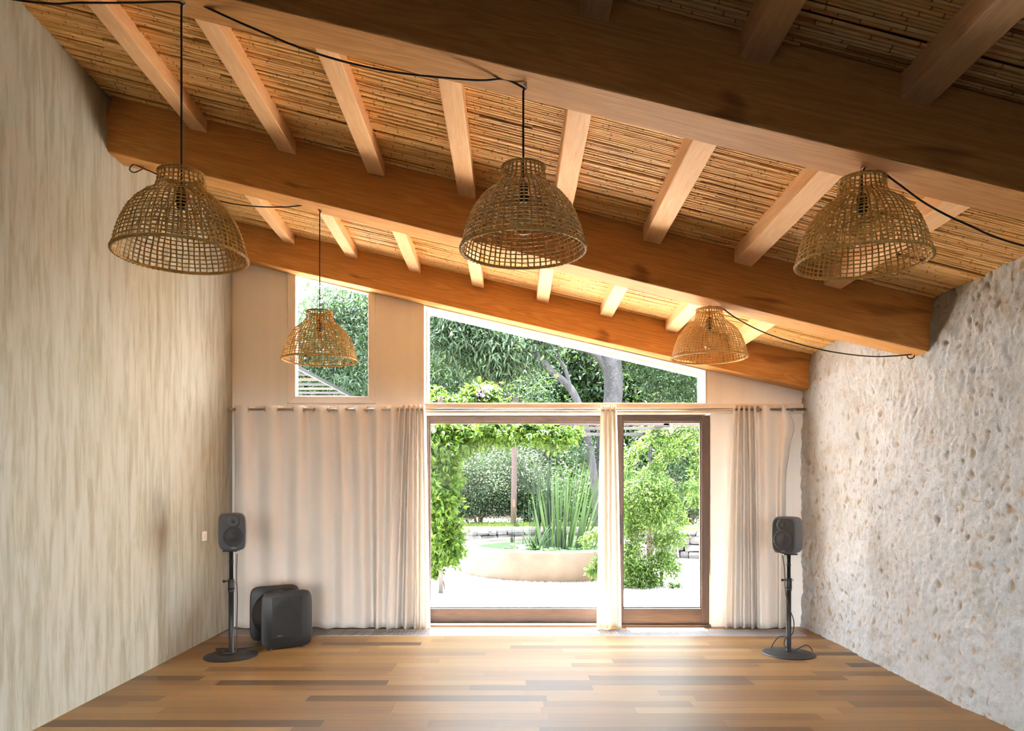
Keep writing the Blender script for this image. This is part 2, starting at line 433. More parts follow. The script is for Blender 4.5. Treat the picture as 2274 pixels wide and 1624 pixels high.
# ------------------------------------------------------------------ room measurements
XL, XR, YB = -2.64, 2.70, 6.80
def zc(X, Y): return 3.25-0.2465*X+0.0075*X*(Y-4.7)-0.036*(Y-4.7)
YREAR, YEAVE = -1.4, 7.75

# floor of individual boards
mb = MB(); rr = random.Random(3)
YABSORB = 3.55      # dark floor added out of view up to here, soaks up bounced light
mb.box(-3.0, 3.1, YREAR, 7.3, -0.20, -0.006, 0.0)
y = YABSORB
while y < 6.395:
    w = 0.118; y1 = min(y+w, 6.395)
    x = XL-0.05-rr.random()*1.2
    while x < XR+0.1:
        L = rr.uniform(0.55, 1.7); x1 = x+L
        a, c = max(x, XL-0.06), min(x1, XR+0.12)
        if c > a:
            v = min(1, max(0, rr.gauss(0.50, 0.24)));  v = rr.uniform(0, .12) if rr.random() < .08 else v
            mb.add([(a+.0007,y+.0007,0),(c-.0007,y+.0007,0),(c-.0007,y1-.0007,0),(a+.0007,y1-.0007,0)], [(0,1,2,3)], v)
        x = x1
    y = y1
for (xa, xb) in ((XL-.06, -1.2), (-1.2, .4), (.4, 1.7), (1.7, XR+.12)):
    mb.add([(xa,6.665,0),(xb-.001,6.665,0),(xb-.001,6.9,0),(xa,6.9,0)], [(0,1,2,3)], rr.uniform(.4,.8))
for (xa, xb) in ((XL-.06, -2.60), (2.62, XR+.12)):
    mb.add([(xa,6.396,0),(xb,6.396,0),(xb,6.664,0),(xa,6.664,0)], [(0,1,2,3)], .4)
struct(obj('floor', mb, M['floor'], fix=False), 'oak plank floor in front of the glass doors', 'floor')
mb = MB(); mb.box(XL-.06, XR+.12, YREAR, YABSORB-.002, -.006, -.0005)
struct(obj('floor_absorber', mb, M['absorb_floor']), 'dark floor added out of view to soak up bounced light', 'floor')

# walls
mb = MB()
def side_wall(mb, x0, x1, ys):
    for a, b in zip(ys[:-1], ys[1:]):
        xi = x1 if x0 < 0 else x0
        mb.hexa([(x0,a,-.2),(x1,a,-.2),(x1,b,-.2),(x0,b,-.2),(x0,a,zc(xi,a)+.12),(x1,a,zc(xi,a)+.12),(x1,b,zc(xi,b)+.12),(x0,b,zc(xi,b)+.12)])
def wall_piece(x0, x1, xi, ya, yb, za, zb=None):
    ta, tb = (zb, zb) if zb is not None else (zc(xi,ya)+.1, zc(xi,yb)+.1)
    mb.hexa([(x0,ya,za),(x1,ya,za),(x1,yb,za),(x0,yb,za),(x0,ya,ta),(x1,ya,ta),(x1,yb,tb),(x0,yb,tb)])
wall_piece(XL-.3, XL, XL, YREAR-.2, 7.1, -.2)
wl = struct(obj('wall_left', mb, M['limewash']), 'tall limewashed plaster wall with vertical brush streaks', 'wall')
mb = MB()
mb.box(XL, XL+.025, YREAR, 3.4, 0, 4.05)
obj('absorbing_panel', mb, M['rear'], wl)  # dark panel added out of view to cut bounce onto the near beam

# rough stone wall: a displaced grid facing the room, a plain body behind
def stone_surface():
    Y0, Y1 = 3.1, 7.05; step = 0.0098
    ny = int((Y1-Y0)/step)+1; nz = int(3.0/step)+1
    V, P = [], []; N = noise.noise; v3 = Vector
    for j in range(nz):
        z = -0.03+j*step
        for i in range(ny):
            y = Y0+i*step
            p = v3((y, z, 0.0))
            d = 0.045*N(p*0.9+v3((3,1,7)))+0.020*N(p*2.6)+0.013*N(p*6+v3((9,9,2)))+0.010*N(p*13)+0.0085*N(v3((y*24+z*4, z*17, 1)))+0.006*N(v3((y*48, z*38, 5)))
            wy = .03*N(p*7); wz = .03*N(p*7+v3((5,5,5)))
            q = v3(((y+wy)*21+z*3.0, (z+wz)*12.0, 0)); q2 = v3(((y+wz)*40, (z+wy)*26, 3.0))
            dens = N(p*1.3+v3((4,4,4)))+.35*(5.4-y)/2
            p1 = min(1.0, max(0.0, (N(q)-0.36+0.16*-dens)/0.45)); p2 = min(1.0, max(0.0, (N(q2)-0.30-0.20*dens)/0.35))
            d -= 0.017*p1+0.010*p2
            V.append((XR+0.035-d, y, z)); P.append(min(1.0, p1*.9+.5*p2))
    V = np.array(V, np.float32)
    Fc = []
    for j in range(nz-1):
        for i in range(ny-1):
            a = j*ny+i
            Fc.append((a, a+ny, a+ny+1, a+1))
    me = bpy.data.meshes.new('wall_right'); me.from_pydata([tuple(v) for v in V], [], Fc)
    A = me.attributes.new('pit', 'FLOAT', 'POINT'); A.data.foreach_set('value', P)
    return me
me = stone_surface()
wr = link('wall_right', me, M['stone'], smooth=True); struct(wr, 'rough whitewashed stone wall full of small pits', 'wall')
mb = MB(); side_wall(mb, XR+.14, XR+.45, [3.02, 7.1])
wall_piece(XR+.02, XR+.45, XR, YREAR-.2, 3.02, -.2)
obj('wall_body', mb, M['stone'], wr)
mb = MB(); mb.box(XR-.05, XR+.03, YREAR, 3.35, 0, 2.6); obj('absorbing_panel', mb, M['rear'], wr)  # matching dark panel added on this side, also to absorb bounce

# unseen end of the room: glass doors added to light it with daylight
mb = MB(); hd = 2.3; gx0, gx1 = -2.45, 2.5
mb.box(-3.2, gx0, YREAR-.22, YREAR, -.2, 5.2); mb.box(gx1, 3.4, YREAR-.22, YREAR, -.2, 5.2); mb.box(gx0, gx1, YREAR-.22, YREAR, hd, 5.2); mb.box(gx0, gx1, YREAR-.22, YREAR, -.2, -.007)
mb.box(-3.2, 3.4, YREAR-5.2, YREAR-.22, hd+.12, hd+.24)        # unseen porch roof added to cut off high sky and shade the ground
struct(obj('wall_front', mb, M['rear']), 'dark boarded wall behind the camera', 'wall')
def glazing(name, label, pts):
    w = empty_struct(name, label, 'window'); 
    for (a, b, h, put) in pts:
        m = ring_prism([(a,0),(b,0),(b,h),(a,h)], [(a+.05,.08),(b-.05,.08),(b-.05,h-.06),(a+.05,h-.06)], 0, .06); m.v = [put(*v) for v in m.v]
        obj('window_frame', m, M['door_wood'], w)
        m = MB(); m.box(a+.051, b-.051, .026, .032, .081, h-.061); m.v = [put(*v) for v in m.v]; obj('pane', m, M['glass'], w)
xs3 = [gx0+(gx1-gx0)*k/4 for k in range(5)]
glazing('added_glazing', 'glass doors added behind the camera to let in daylight', [(xs3[k]+.002, xs3[k+1]-.002, hd-.002, lambda x, y, z: (x, YREAR-.14+y, z)) for k in range(4)])
mb = MB(); mb.box(-60, 60, -70, YREAR-.221, -.4, -.05); mb.box(-60, XL-.31, YREAR-.22, 7.0, -.4, -.05); mb.box(XR+.5, 60, YREAR-.22, 7.0, -.4, -.05)
struct(obj('rear_ground', mb, M['absorb_ground']), 'unseen ground round the house, blackened to bounce little light', 'ground')

# back wall: boards round three openings
def sx_(x): return (x-PX)*YB/F
def sz_(y): return EYE-(y-PY)*YB/F
WY0, WY1 = YB, YB+.27
def beam3_z(X): return 2.853-0.229*X
sw = dict(x0=sx_(638), x1=sx_(834), z0=sz_(897))           # small window frame
lw = dict(x0=sx_(942), x1=sx_(1570), z0=sz_(895))          # large window
dr = dict(x0=sx_(945), x1=sx_(1578), z1=sz_(921))          # doors
ZT = sz_(905)
mb = MB()
def board(x0, x1, z0, z1=None, z2=None):
    """a board; z1,z2 top left and right (None: up under the roof)"""
    t0 = zc(x0, 7)+.1 if z1 is None else z1; t1 = zc(x1, 7)+.1 if z2 is None else (z2 if z2 is not None else z1)
    if z1 is not None and z2 is None: t1 = z1
    g = .0015
    mb.hexa([(x0+g,WY0,z0),(x1-g,WY0,z0),(x1-g,WY1,z0),(x0+g,WY1,z0),(x0+g,WY0,t0),(x1-g,WY0,t1),(x1-g,WY1,t1),(x0+g,WY1,t0)])
board(XL-.1, sw['x0'], 0.0); 
board(sw['x0'], sw['x1'], 0.0, sw['z0'])
board(sw['x1'], lw['x0'], ZT); board(sw['x1'], dr['x0'], 0.0, ZT)
board(lw['x0'], lw['x1'], sz_(921), lw['z0'])
board(lw['x1'], XR+.3, ZT); board(dr['x1'], XR+.3, 0.0, ZT)
for a, b in ((sw['x0'], sw['x1']), (lw['x0'], lw['x1'])):      # the strip above both windows, behind the beam
    za, zb = beam3_z(a)+(.0 if a == lw['x0'] else .03), beam3_z(b)+(.0 if a == lw['x0'] else .03)
    mb.hexa([(a,WY0,za),(b,WY0,zb),(b,WY1,zb),(a,WY1,za),(a,WY0,zc(a,7)+.1),(b,WY0,zc(b,7)+.1),(b,WY1,zc(b,7)+.1),(a,WY1,zc(a,7)+.1)])
struct(obj('wall_back', mb, M['panel']), 'pale boarded wall with the windows and the glass doors', 'wall')

# plain strip (track cover) above the doors
mb = MB(); mb.box(sx_(940), XR+.05, YB-.035, YB-.001, sz_(919), sz_(898))
struct(obj('trim_1', mb, M['trim'], bevel=.003), 'pale strip above the glass doors', 'trim')
mb = MB(); mb.box(dr['x0'], dr['x1'], YB-.02, YB+.26, -.01, .022)
struct(obj('trim_2', mb, M['door_wood'], bevel=.003), 'wooden threshold under the glass doors', 'trim')

# windows
def pane(name, poly, y, parent):
    m = MB(); m.prism_y(poly, y, y+.008)
    return obj(name, m, M['glass'], parent)
w1 = empty_struct('window_1', 'small window with a slanting top and broad white frame', 'window')
o1 = [(sw['x0']+.004, sw['z0']+.004), (sw['x1']-.004, sw['z0']+.004), (sw['x1']-.004, beam3_z(sw['x1'])+.03), (sw['x0']+.004, beam3_z(sw['x0'])+.03)]
i1 = [(sx_(657), sz_(881)), (sx_(818), sz_(881)), (sx_(818), sz_(653)), (sx_(657), sz_(613))]
obj('window_frame', ring_prism(o1, i1, YB-.012, YB+.08), M['frame'], w1, bevel=.004)
i1b = [(p[0]+(.012 if k in (0,3) else -.012), p[1]+(.012 if k < 2 else -.012)) for k, p in enumerate(i1)]
pane('pane', i1, YB+.05, w1)
w2 = empty_struct('window_2', 'wide window with a long slanting top over the glass doors', 'window')
o2 = [(lw['x0']+.003, lw['z0']+.003), (lw['x1']-.003, lw['z0']+.003), (lw['x1']-.003, beam3_z(lw['x1'])-.002), (lw['x0']+.003, beam3_z(lw['x0'])-.002)]
i2 = [(lw['x0']+.025, lw['z0']+.02), (lw['x1']-.03, lw['z0']+.02), (lw['x1']-.03, beam3_z(lw['x1'])-.045), (lw['x0']+.025, beam3_z(lw['x0'])-.045)]
obj('window_frame', ring_prism(o2, i2, YB+.17, YB+.24), M['frame'], w2, bevel=.003)
pane('pane', i2, YB+.20, w2)
mb = MB()          # the lining boards that close the deep reveal
mb.hexa([(o2[3][0],YB+.002,o2[3][1]-.012),(o2[2][0],YB+.002,o2[2][1]-.012),(o2[2][0],YB+.17,o2[2][1]-.012),(o2[3][0],YB+.17,o2[3][1]-.012),
         (o2[3][0],YB+.002,o2[3][1]),(o2[2][0],YB+.002,o2[2][1]),(o2[2][0],YB+.17,o2[2][1]),(o2[3][0],YB+.17,o2[3][1])])
mb.box(lw['x1']-.014, lw['x1']-.002, YB+.002, YB+.17, lw['z0'], o2[2][1]-.012)
obj('window_lining', mb, M['trim'], w2)

# glass doors
def door(name, label, x0, x1, gx0, gx1, z0, z1, gz0, gz1, y0):
    d = empty_struct(name, label, 'door')
    m = MB(); m.box(gx0, gx1, y0, y0+.06, gz1, z1); m.box(gx0, gx1, y0, y0+.06, z0, gz0)
    obj('door_rail', m, M['door_wood'], d, bevel=.004)
    m = MB(); m.box(x0, gx0, y0, y0+.06, z0, z1); m.box(gx1, x1, y0, y0+.06, z0, z1)
    obj('door_stile', m, M['door_wood_v'], d, bevel=.004)
    m = MB(); g = .012      # glazing bead
    for a in ((gx0, gx0+g, gz0, gz1), (gx1-g, gx1, gz0, gz1)): m.box(a[0], a[1], y0+.012, y0+.048, a[2], a[3])
    for a in ((gz0, gz0+g), (gz1-g, gz1)): m.box(gx0+g, gx1-g, y0+.012, y0+.048, a[0], a[1])
    obj('glazing_bead', m, M['door_wood'], d)
    m = MB(); m.box(gx0+.002, gx1-.002, y0+.026, y0+.034, gz0+.002, gz1-.002)
    obj('pane', m, M['glass'], d)
    return d
def qx(x, Y): return (x-PX)*Y/F
def qz(y, Y): return EYE-(y-PY)*Y/F
door('door_1', 'wide fixed glass door in a brown wooden frame', dr['x0']+.004, qx(1372, 6.9), qx(953, 6.9), qx(1345, 6.9), .022, dr['z1']-.004, qz(1352, 6.9), qz(938, 6.9), YB+.10)
d2 = door('door_2', 'narrower sliding glass door in a brown wooden frame', qx(1366, 6.84), dr['x1']-.004, qx(1382, 6.84), qx(1557, 6.84), .022, dr['z1']-.004, qz(1351, 6.84), qz(937, 6.84), YB+.02)
m = MB(); hx, hy = qx(1375.5, 6.81), YB+.02
m.box(hx-.016, hx+.016, hy-.03, hy-.001, qz(1209, 6.8), qz(1143, 6.8))
obj('door_handle', m, M['metal_dark'], d2, bevel=.004)['label'] = 'dark grey pull handle'

# ceiling: reeds under a roof slab
mb = MB(); rr = random.Random(5)
y = 0.9
while y < 6.66:
    w = rr.uniform(.0135, .0215); r = w*.5
    yc_ = y+r; x = XL-.02-rr.random()*1.2
    zoff = rr.uniform(-.0045, .004)
    while x < XR+.12:
        L = rr.uniform(.5, 1.6); xa, xb = max(x, XL-.02), min(x+L, XR+.12)
        if xb > xa+.02:
            v = min(1, max(0, rr.gauss(.55, .22))); dz0 = rr.uniform(-.004,.004); dz1 = rr.uniform(-.004,.004); dy = rr.uniform(-.003,.003)
            ra = r*rr.uniform(.85, 1.1)
            vs = []
            for xx, dz, ddy in ((xa, dz0, -dy), (xb, dz1, dy)):
                z0 = zc(xx, yc_)+zoff+dz+.006
                for k in range(5):
                    a = math.pi*k/4
                    vs.append((xx, yc_+ddy-math.cos(a)*ra, z0-math.sin(a)*ra))
            mb.add(vs, [(k, k+1, k+6, k+5) for k in range(4)], v)
            kx = xa+rr.uniform(.1,.3)       # nodes of the reed
            while kx < xb-.05:
                vs = []
                for xx in (kx-.003, kx+.003):
                    t = (xx-xa)/(xb-xa); z0 = zc(xx, yc_)+zoff+dz0*(1-t)+dz1*t+.006; yy = yc_+(2*t-1)*dy
                    for k in range(5):
                        a = math.pi*k/4; vs.append((xx, yy-math.cos(a)*(ra+.0012), z0-math.sin(a)*(ra+.0012)))
                mb.add(vs, [(k, k+1, k+6, k+5) for k in range(4)], 0.05)
                kx += rr.uniform(.18,.34)
        x = x+L
    y += w
ceil = struct(obj('ceiling', mb, M['reed'], smooth=True, fix=False), 'sloping ceiling of golden split reeds', 'ceiling')
mb = MB()
def slab(x0, x1, y0, y1, lo, hi):
    mb.hexa([(x0,y0,zc(x0,y0)+lo),(x1,y0,zc(x1,y0)+lo),(x1,y1,zc(x1,y1)+lo),(x0,y1,zc(x0,y1)+lo),(x0,y0,zc(x0,y0)+hi),(x1,y0,zc(x1,y0)+hi),(x1,y1,zc(x1,y1)+hi),(x0,y1,zc(x0,y1)+hi)])
slab(-3.3, 3.5, YREAR-.3, 7.0, .008, .26); slab(-3.3, 3.5, 7.0, YEAVE, .008, .20)
obj('roof_slab', mb, M['beam'], ceil)

# beams
def beam(label, y0, y1, z_at0, slope, htop, dz):
    th = math.atan(slope); xa, xb = XL-.06, XR+.10
    root_x = 0.0
    o = bpy.data.objects.new('roof_beam', bpy.data.meshes.new('roof_beam')); COL.objects.link(o)
    m = MB(); ca = math.cos(th)
    la, lb = xa/ca, xb/ca
    N = 40
    rings = []
    for i in range(N+1):
        lx = la+(lb-la)*i/N
        X = lx*ca
        zb = 0.0
        # local frame: x along the slope, z across it; the top follows the reed ceiling
        top0 = (zc(X, y0)+.02-(z_at0-slope*X))*ca; top1 = (zc(X, y1)+.02-(z_at0-slope*X))*ca
        wob = .0025*noise.noise(Vector((lx*1.5, y0, 0)))
        rings.append([(lx,0+wob,wob),(lx,y1-y0+wob,wob-dz),(lx,y1-y0+wob,top1),(lx,wob,top0)])
    m.loft(rings)
    o.data.from_pydata(m.v, [], m.f)
    import bmesh
    bm = bmesh.new(); bm.from_mesh(o.data); bmesh.ops.recalc_face_normals(bm, faces=bm.faces); bm.to_mesh(o.data); bm.free()
    o.data.materials.append(M['beam'])
    bv = o.modifiers.new('edge', 'BEVEL'); bv.width = .008; bv.segments = 2; bv.limit_method = 'ANGLE'
    o.location = (0, y0, z_at0); o.rotation_euler = (0, th, 0)
    return tag(o, label, 'beam', 'large sloping roof beams')
B1 = (2.75, 2.955, 2.955, .2434); B2 = (4.70, 4.90, 2.880, .2439); B3 = (6.63, 6.80, 2.853, .229)
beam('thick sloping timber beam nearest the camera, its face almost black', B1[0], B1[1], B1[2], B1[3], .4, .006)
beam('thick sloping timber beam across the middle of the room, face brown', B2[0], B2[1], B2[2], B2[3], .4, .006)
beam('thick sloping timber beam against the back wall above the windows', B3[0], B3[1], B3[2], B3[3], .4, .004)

# rafters between the beams
ORD = ['leftmost', 'second from the left', 'third from the left', 'fourth from the left', 'fifth from the left', 'sixth from the left', 'seventh from the left', 'eighth from the left', 'ninth from the left']
def rafter(X, ya, yb, label, group, wd=.115, drop=.095):
    h = wd/2; m = MB()
    # rafter in local coordinates (origin at its near end) so that its grain is its own
    zs = lambda dx, y: zc(X+dx, y)
    vs = []
    for y in (ya, yb):
        vs += [(-h, y-ya, zc(X,y)-drop-(.2465*-h)), (h, y-ya, zc(X,y)-drop-.2465*h), (h, y-ya, zs(h,y)+.012), (-h, y-ya, zs(-h,y)+.012)]
    z0 = zc(X, ya)
    vs = [(a, b, c-z0) for a, b, c in vs]
    m.add(vs, [(0,1,2,3),(4,7,6,5),(0,4,5,1),(1,5,6,2),(2,6,7,3),(3,7,4,0)])
    o = obj('rafter', m, M['rafter'], bevel=.007); o.location = (X, ya, z0)
    o.rotation_euler = (0, 0, random.uniform(-.004, .004))
    return tag(o, label, 'rafter', group)
RX = [-2.05, -1.47, -.885, -.30, .32, .91, 1.50, 2.09]
for k, X in enumerate(RX):
    rafter(X, B1[1]-.01, B2[0]+.01, 'pale timber rafter between the near and the middle beam, '+ORD[k], 'rafters between the near and middle beams')
ORD2 = ['the leftmost one', 'second from the left', 'over the gap between the two windows', 'left one behind the middle lamp', 'right one behind the middle lamp', 'third from the right', 'left of the far right lamp', 'right of the far right lamp']
for k, X in enumerate([-2.065, -1.475, -.90, -.32, .28, .87, 1.46, 2.05]):
    rafter(X, B2[1]-.01, B3[0]+.01, 'short rafter by the back wall, '+ORD2[k], 'rafters between the middle and far beams', .11, .09)
for k, X in enumerate([-.30, .32, .93, 1.54, 2.10]):
    rafter(X, 1.0, B1[0]+.01, 'unlit rafter in the dark bay nearest the camera, '+['leftmost','second from the left','middle one','second from the right','rightmost'][k], 'rafters of the dark near bay', .11, .10)

# ------------------------------------------------------------------ woven pendant lamps
PROF = [(.083,.322),(.086,.30),(.090,.275),(.097,.255),(.115,.240),(.142,.222),(.168,.197),(.190,.168),(.208,.135),(.222,.10),(.234,.06),(.241,.03),(.246,.0)]
def prof_at(t):
    L = [0]
    for a, b in zip(PROF[:-1], PROF[1:]): L.append(L[-1]+math.hypot(a[0]-b[0], a[1]-b[1]))
    s = t*L[-1]
    for i in range(len(PROF)-1):
        if s <= L[i+1]+1e-9:
            k = (s-L[i])/(L[i+1]-L[i]); a, b = PROF[i], PROF[i+1]
            return a[0]+(b[0]-a[0])*k, a[1]+(b[1]-a[1])*k
    return PROF[-1]
def weave_mesh():
    m = MB(); rr = random.Random(2)
    NV = 60
    for k in range(NV):
        a = 2*math.pi*(k+rr.uniform(-.12,.12))/NV
        t0 = 0.0 if k % 2 == 0 else 0.30
        hw, ht = .0031, .0011
        prev = None; S = 16; vs = []
        for i in range(S+1):
            t = t0+(1-t0)*i/S; r, z = prof_at(t)
            aa = a+.007*math.sin(i*.9+k*2.4)
            tx, ty = -math.sin(aa), math.cos(aa)
            for (du, dr_) in ((-hw, 0), (hw, 0), (hw, ht*2), (-hw, ht*2)):
                R = r+dr_-.001
                vs.append((R*math.cos(aa)+tx*du, R*math.sin(aa)+ty*du, z))
        fs = []
        for i in range(S):
            for q in range(4):
                q2 = (q+1) % 4; fs.append((i*4+q, i*4+q2, i*4+4+q2, i*4+4+q))
        m.add(vs, fs)
    NR = 22
    for j in range(NR):
        t = (j+.7)/NR
        if t > .985: continue
        r, z = prof_at(t); n = 60; vs, fs = [], []
        r2, z2 = prof_at(min(1, t+.01)); dl = math.hypot(r2-r, z2-z) or 1; sx, sz = (r2-r)/dl, (z2-z)/dl
        hw = .0024; off = rr.uniform(-.003,.003)
        for k in range(n):
            a = 2*math.pi*k/n; o_ = .0024*(1 if k % 2 else -1)*.6
            zz = z+off*math.sin(a*2+j)
            for (du, d) in ((-hw, 0), (hw, 0), (hw, .0018), (-hw, .0018)):
                R = r+sx*du+d+o_; vs.append((R*math.cos(a), R*math.sin(a), zz+sz*du))
        for k in range(n):
            for q in range(4):
                q2 = (q+1) % 4; k2 = (k+1) % n; fs.append((k*4+q, k*4+q2, k2*4+q2, k2*4+q))
        m.add(vs, fs)
    return m
def rim_mesh(R, r, z, wraps):
    m = MB(); m.torus(R, r, (0,0,z), 64, 8)
    for k in range(wraps):       # binding round the rim
        a = 2*math.pi*k/wraps; pts = []
        for i in range(9):
            b = 2*math.pi*i/8; aa = a+.03*i/8
            pts.append(((R+(r+.0008)*math.cos(b))*math.cos(aa), (R+(r+.0008)*math.cos(b))*math.sin(aa), z+(r+.0008)*math.sin(b)))
        m.tube(pts, .0011, 4, False)
    return m
WEAVE, RIM, COLLAR = weave_mesh(), rim_mesh(.246, .0068, 0.0, 70), rim_mesh(.083, .0055, .322, 36)
SOCK = MB().lathe([(.004,.275),(.012,.27),(.0175,.262),(.0195,.25),(.0195,.215),(.023,.214),(.023,.208),(.0185,.207),(.0185,.188),(.006,.187)], 20)
BULB = MB().lathe([(.0145,.186),(.016,.17),(.024,.15),(.034,.13),(.040,.11),(.041,.098),(.037,.080),(.027,.066),(.012,.059),(.001,.058)], 24, cap=False)
FIL = MB()
for k in range(6):
    a = math.pi*2*k/6
    FIL.tube([(.010*math.cos(a), .010*math.sin(a), .10), (.014*math.cos(a+.4), .014*math.sin(a+.4), .15)], .0006, 4)
FIL.tube([(0,0,.10),(0,0,.186)], .003, 6)
protos = {}
def lamp(label, X, Y, zrim, ztop_cord, swag, tint=None, tilt=(0,0), hook_loop=None):
    t = thing('pendant_lamp', label, 'lamp', (X, Y, zrim), random.uniform(0, 6.28), 'woven pendant lamps')
    t.rotation_euler = (tilt[0], tilt[1], 0)
    def part(nm, mb_, mat, smooth=True, parent=None):
        if nm in protos:
            o = protos[nm].copy(); COL.objects.link(o); o.parent = parent or t; return o
        o = obj(nm, mb_, mat, parent or t, smooth, fix=(nm != 'lamp_shade'))
        protos[nm] = o; return o
    sh = part('lamp_shade', WEAVE, M['wicker'], False)
    part('shade_rim', RIM, M['wicker'], True, sh); part('shade_collar', COLLAR, M['wicker'], True, sh)
    so = part('lamp_socket', SOCK, M['socket']); bu = part('light_bulb', BULB, M['bulb']); part('filament', FIL, M['filament'], True, bu)
    m = MB()
    pts = [Vector((0,0,.27)), Vector((0,0,ztop_cord-zrim-.012)), Vector((0.006,0,ztop_cord-zrim-.003))]
    m.tube(pts, .0042, 6)
    sw_ = [Vector(p)-Vector((X,Y,zrim)) for p in swag]
    pth = smooth_path([(0.006,0,ztop_cord-zrim-.003)]+sw_, 10)
    # thin cord with a slow twist
    m.tube(pth, .0042, 6)
    co = obj('lamp_cord', m, M['cord'], t, True)
    hk = MB(); hk.torus(.009, .0022, (0.004, 0, ztop_cord-zrim), 14, 6, 'y'); hk.tube([(0.004,0,ztop_cord-zrim+.008),(0.004,0,ztop_cord-zrim+.03)], .0025, 6)
    obj('cord_hook', hk, M['steel'], co, True)
    return t
def zb(B, X): return B[2]-B[3]*X
Ya, Yb_ = 2.85, 4.83
def A(x, y, Y): return tuple(at(x, y, Y))
lamp('nearest woven lamp, hanging on a long cord before the plaster wall', at(403,0,Ya).x, Ya, at(0,568,Ya).z, zb(B1, at(403,0,Ya).x)-.012,
     [A(385,4,Ya), A(300,6,Ya), A(180,6,Ya), A(60,3,Ya), A(-330,-60,Ya)])
lamp('woven lamp in the middle, hanging from the near beam', at(1162,0,Ya).x, Ya, at(0,555,Ya).z, zb(B1, at(1162,0,Ya).x)-.016,
     [A(1120,176,Ya), A(1050,178,Ya), A(860,158,Ya), A(700,118,Ya), A(560,62,Ya), A(450,12,Ya), A(428,-2,Ya), A(438,-12,Ya), A(448,-4,Ya)])
lamp('woven lamp hanging close under the near beam, nearest the stone wall', at(1914,0,Ya).x, Ya, at(0,581,Ya).z, zb(B1, at(1914,0,Ya).x)-.012,
     [A(1935,366,Ya), A(1990,405,Ya), A(2060,455,Ya), A(2150,500,Ya), A(2270,545,Ya), A(2600,620,Ya)])
lamp('woven lamp hanging in front of the small slanting window', at(710,0,Yb_).x, Yb_, at(0,800,Yb_).z, zb(B2, at(709,0,Yb_).x)-.012,
     [A(690,456,Yb_), A(630,460,Yb_), A(560,458,Yb_), A(490,447,Yb_), A(420,420,Yb_), A(355,390,Yb_), A(316,373,Yb_), A(296,366,Yb_), A(288,376,Yb_), A(297,383,Yb_), A(313,377,Yb_), A(318,370,Yb_)])
lamp('smallest looking woven lamp, over the right end of the wide window', at(1575,0,Yb_).x, Yb_, at(0,795,Yb_).z, zb(B2, at(1575,0,Yb_).x)-.010,
     [A(1590,676,Yb_), A(1640,710,Yb_), A(1700,740,Yb_), A(1770,763,Yb_), A(1850,782,Yb_), A(1940,792,Yb_), A(2018,788,Yb_), A(2030,784,Yb_), A(2029,794,Yb_), A(2018,796,Yb_), A(2014,788,Yb_)])

# two screw hooks in the top of the small window frame
for k, (x, y) in enumerate(((738, 613), (750, 621))):
    p = at(x, y, YB-.014); m = MB()
    m.tube([(0,0,0),(0,-.012,0)], .0025, 6); m.tube([(0,-.012,.016),(0.006,-.018,.012),(.008,-.02,0),(0,-.018,-.010),(-.007,-.016,-.006)] if k == 0 else [(0,-.012,0),(0,-.015,-.02),(.004,-.014,-.026)], .0022, 6)
    o = obj('screw_hook', m, M['steel'], None, True); o.location = p
    tag(o, ['curled screw hook in the top of the small window frame', 'straight little screw hook beside the curled one'][k], 'hook', 'hooks over the small window')

# ------------------------------------------------------------------ curtains and rod
RODY, RODZ = 6.69, qz(909.5, 6.69)
t = thing('curtain_rod', 'long thin steel curtain rod across the back wall', 'curtain rod', (0, RODY, RODZ))
m = MB(); m.tube([(qx(507,RODY),0,0), (qx(1790,RODY),0,0)], .0115, 12); obj('rod', m, M['steel'], t, True)
for x in (516, 1336, 1764):
    m = MB(); m.box(qx(x,RODY)-.008, qx(x,RODY)+.008, -.006, .106, -.012, -.004); m.tube([(qx(x,RODY)-.01,0,0),(qx(x,RODY)+.01,0,0)], .0145, 12); obj('rod_bracket', m, M['steel'], t)
for x in (506, 1791):
    m = MB(); m.tube([(qx(x,RODY)-.008,0,0),(qx(x,RODY)+.008,0,0)], .0155, 14); obj('rod_end', m, M['steel'], t)

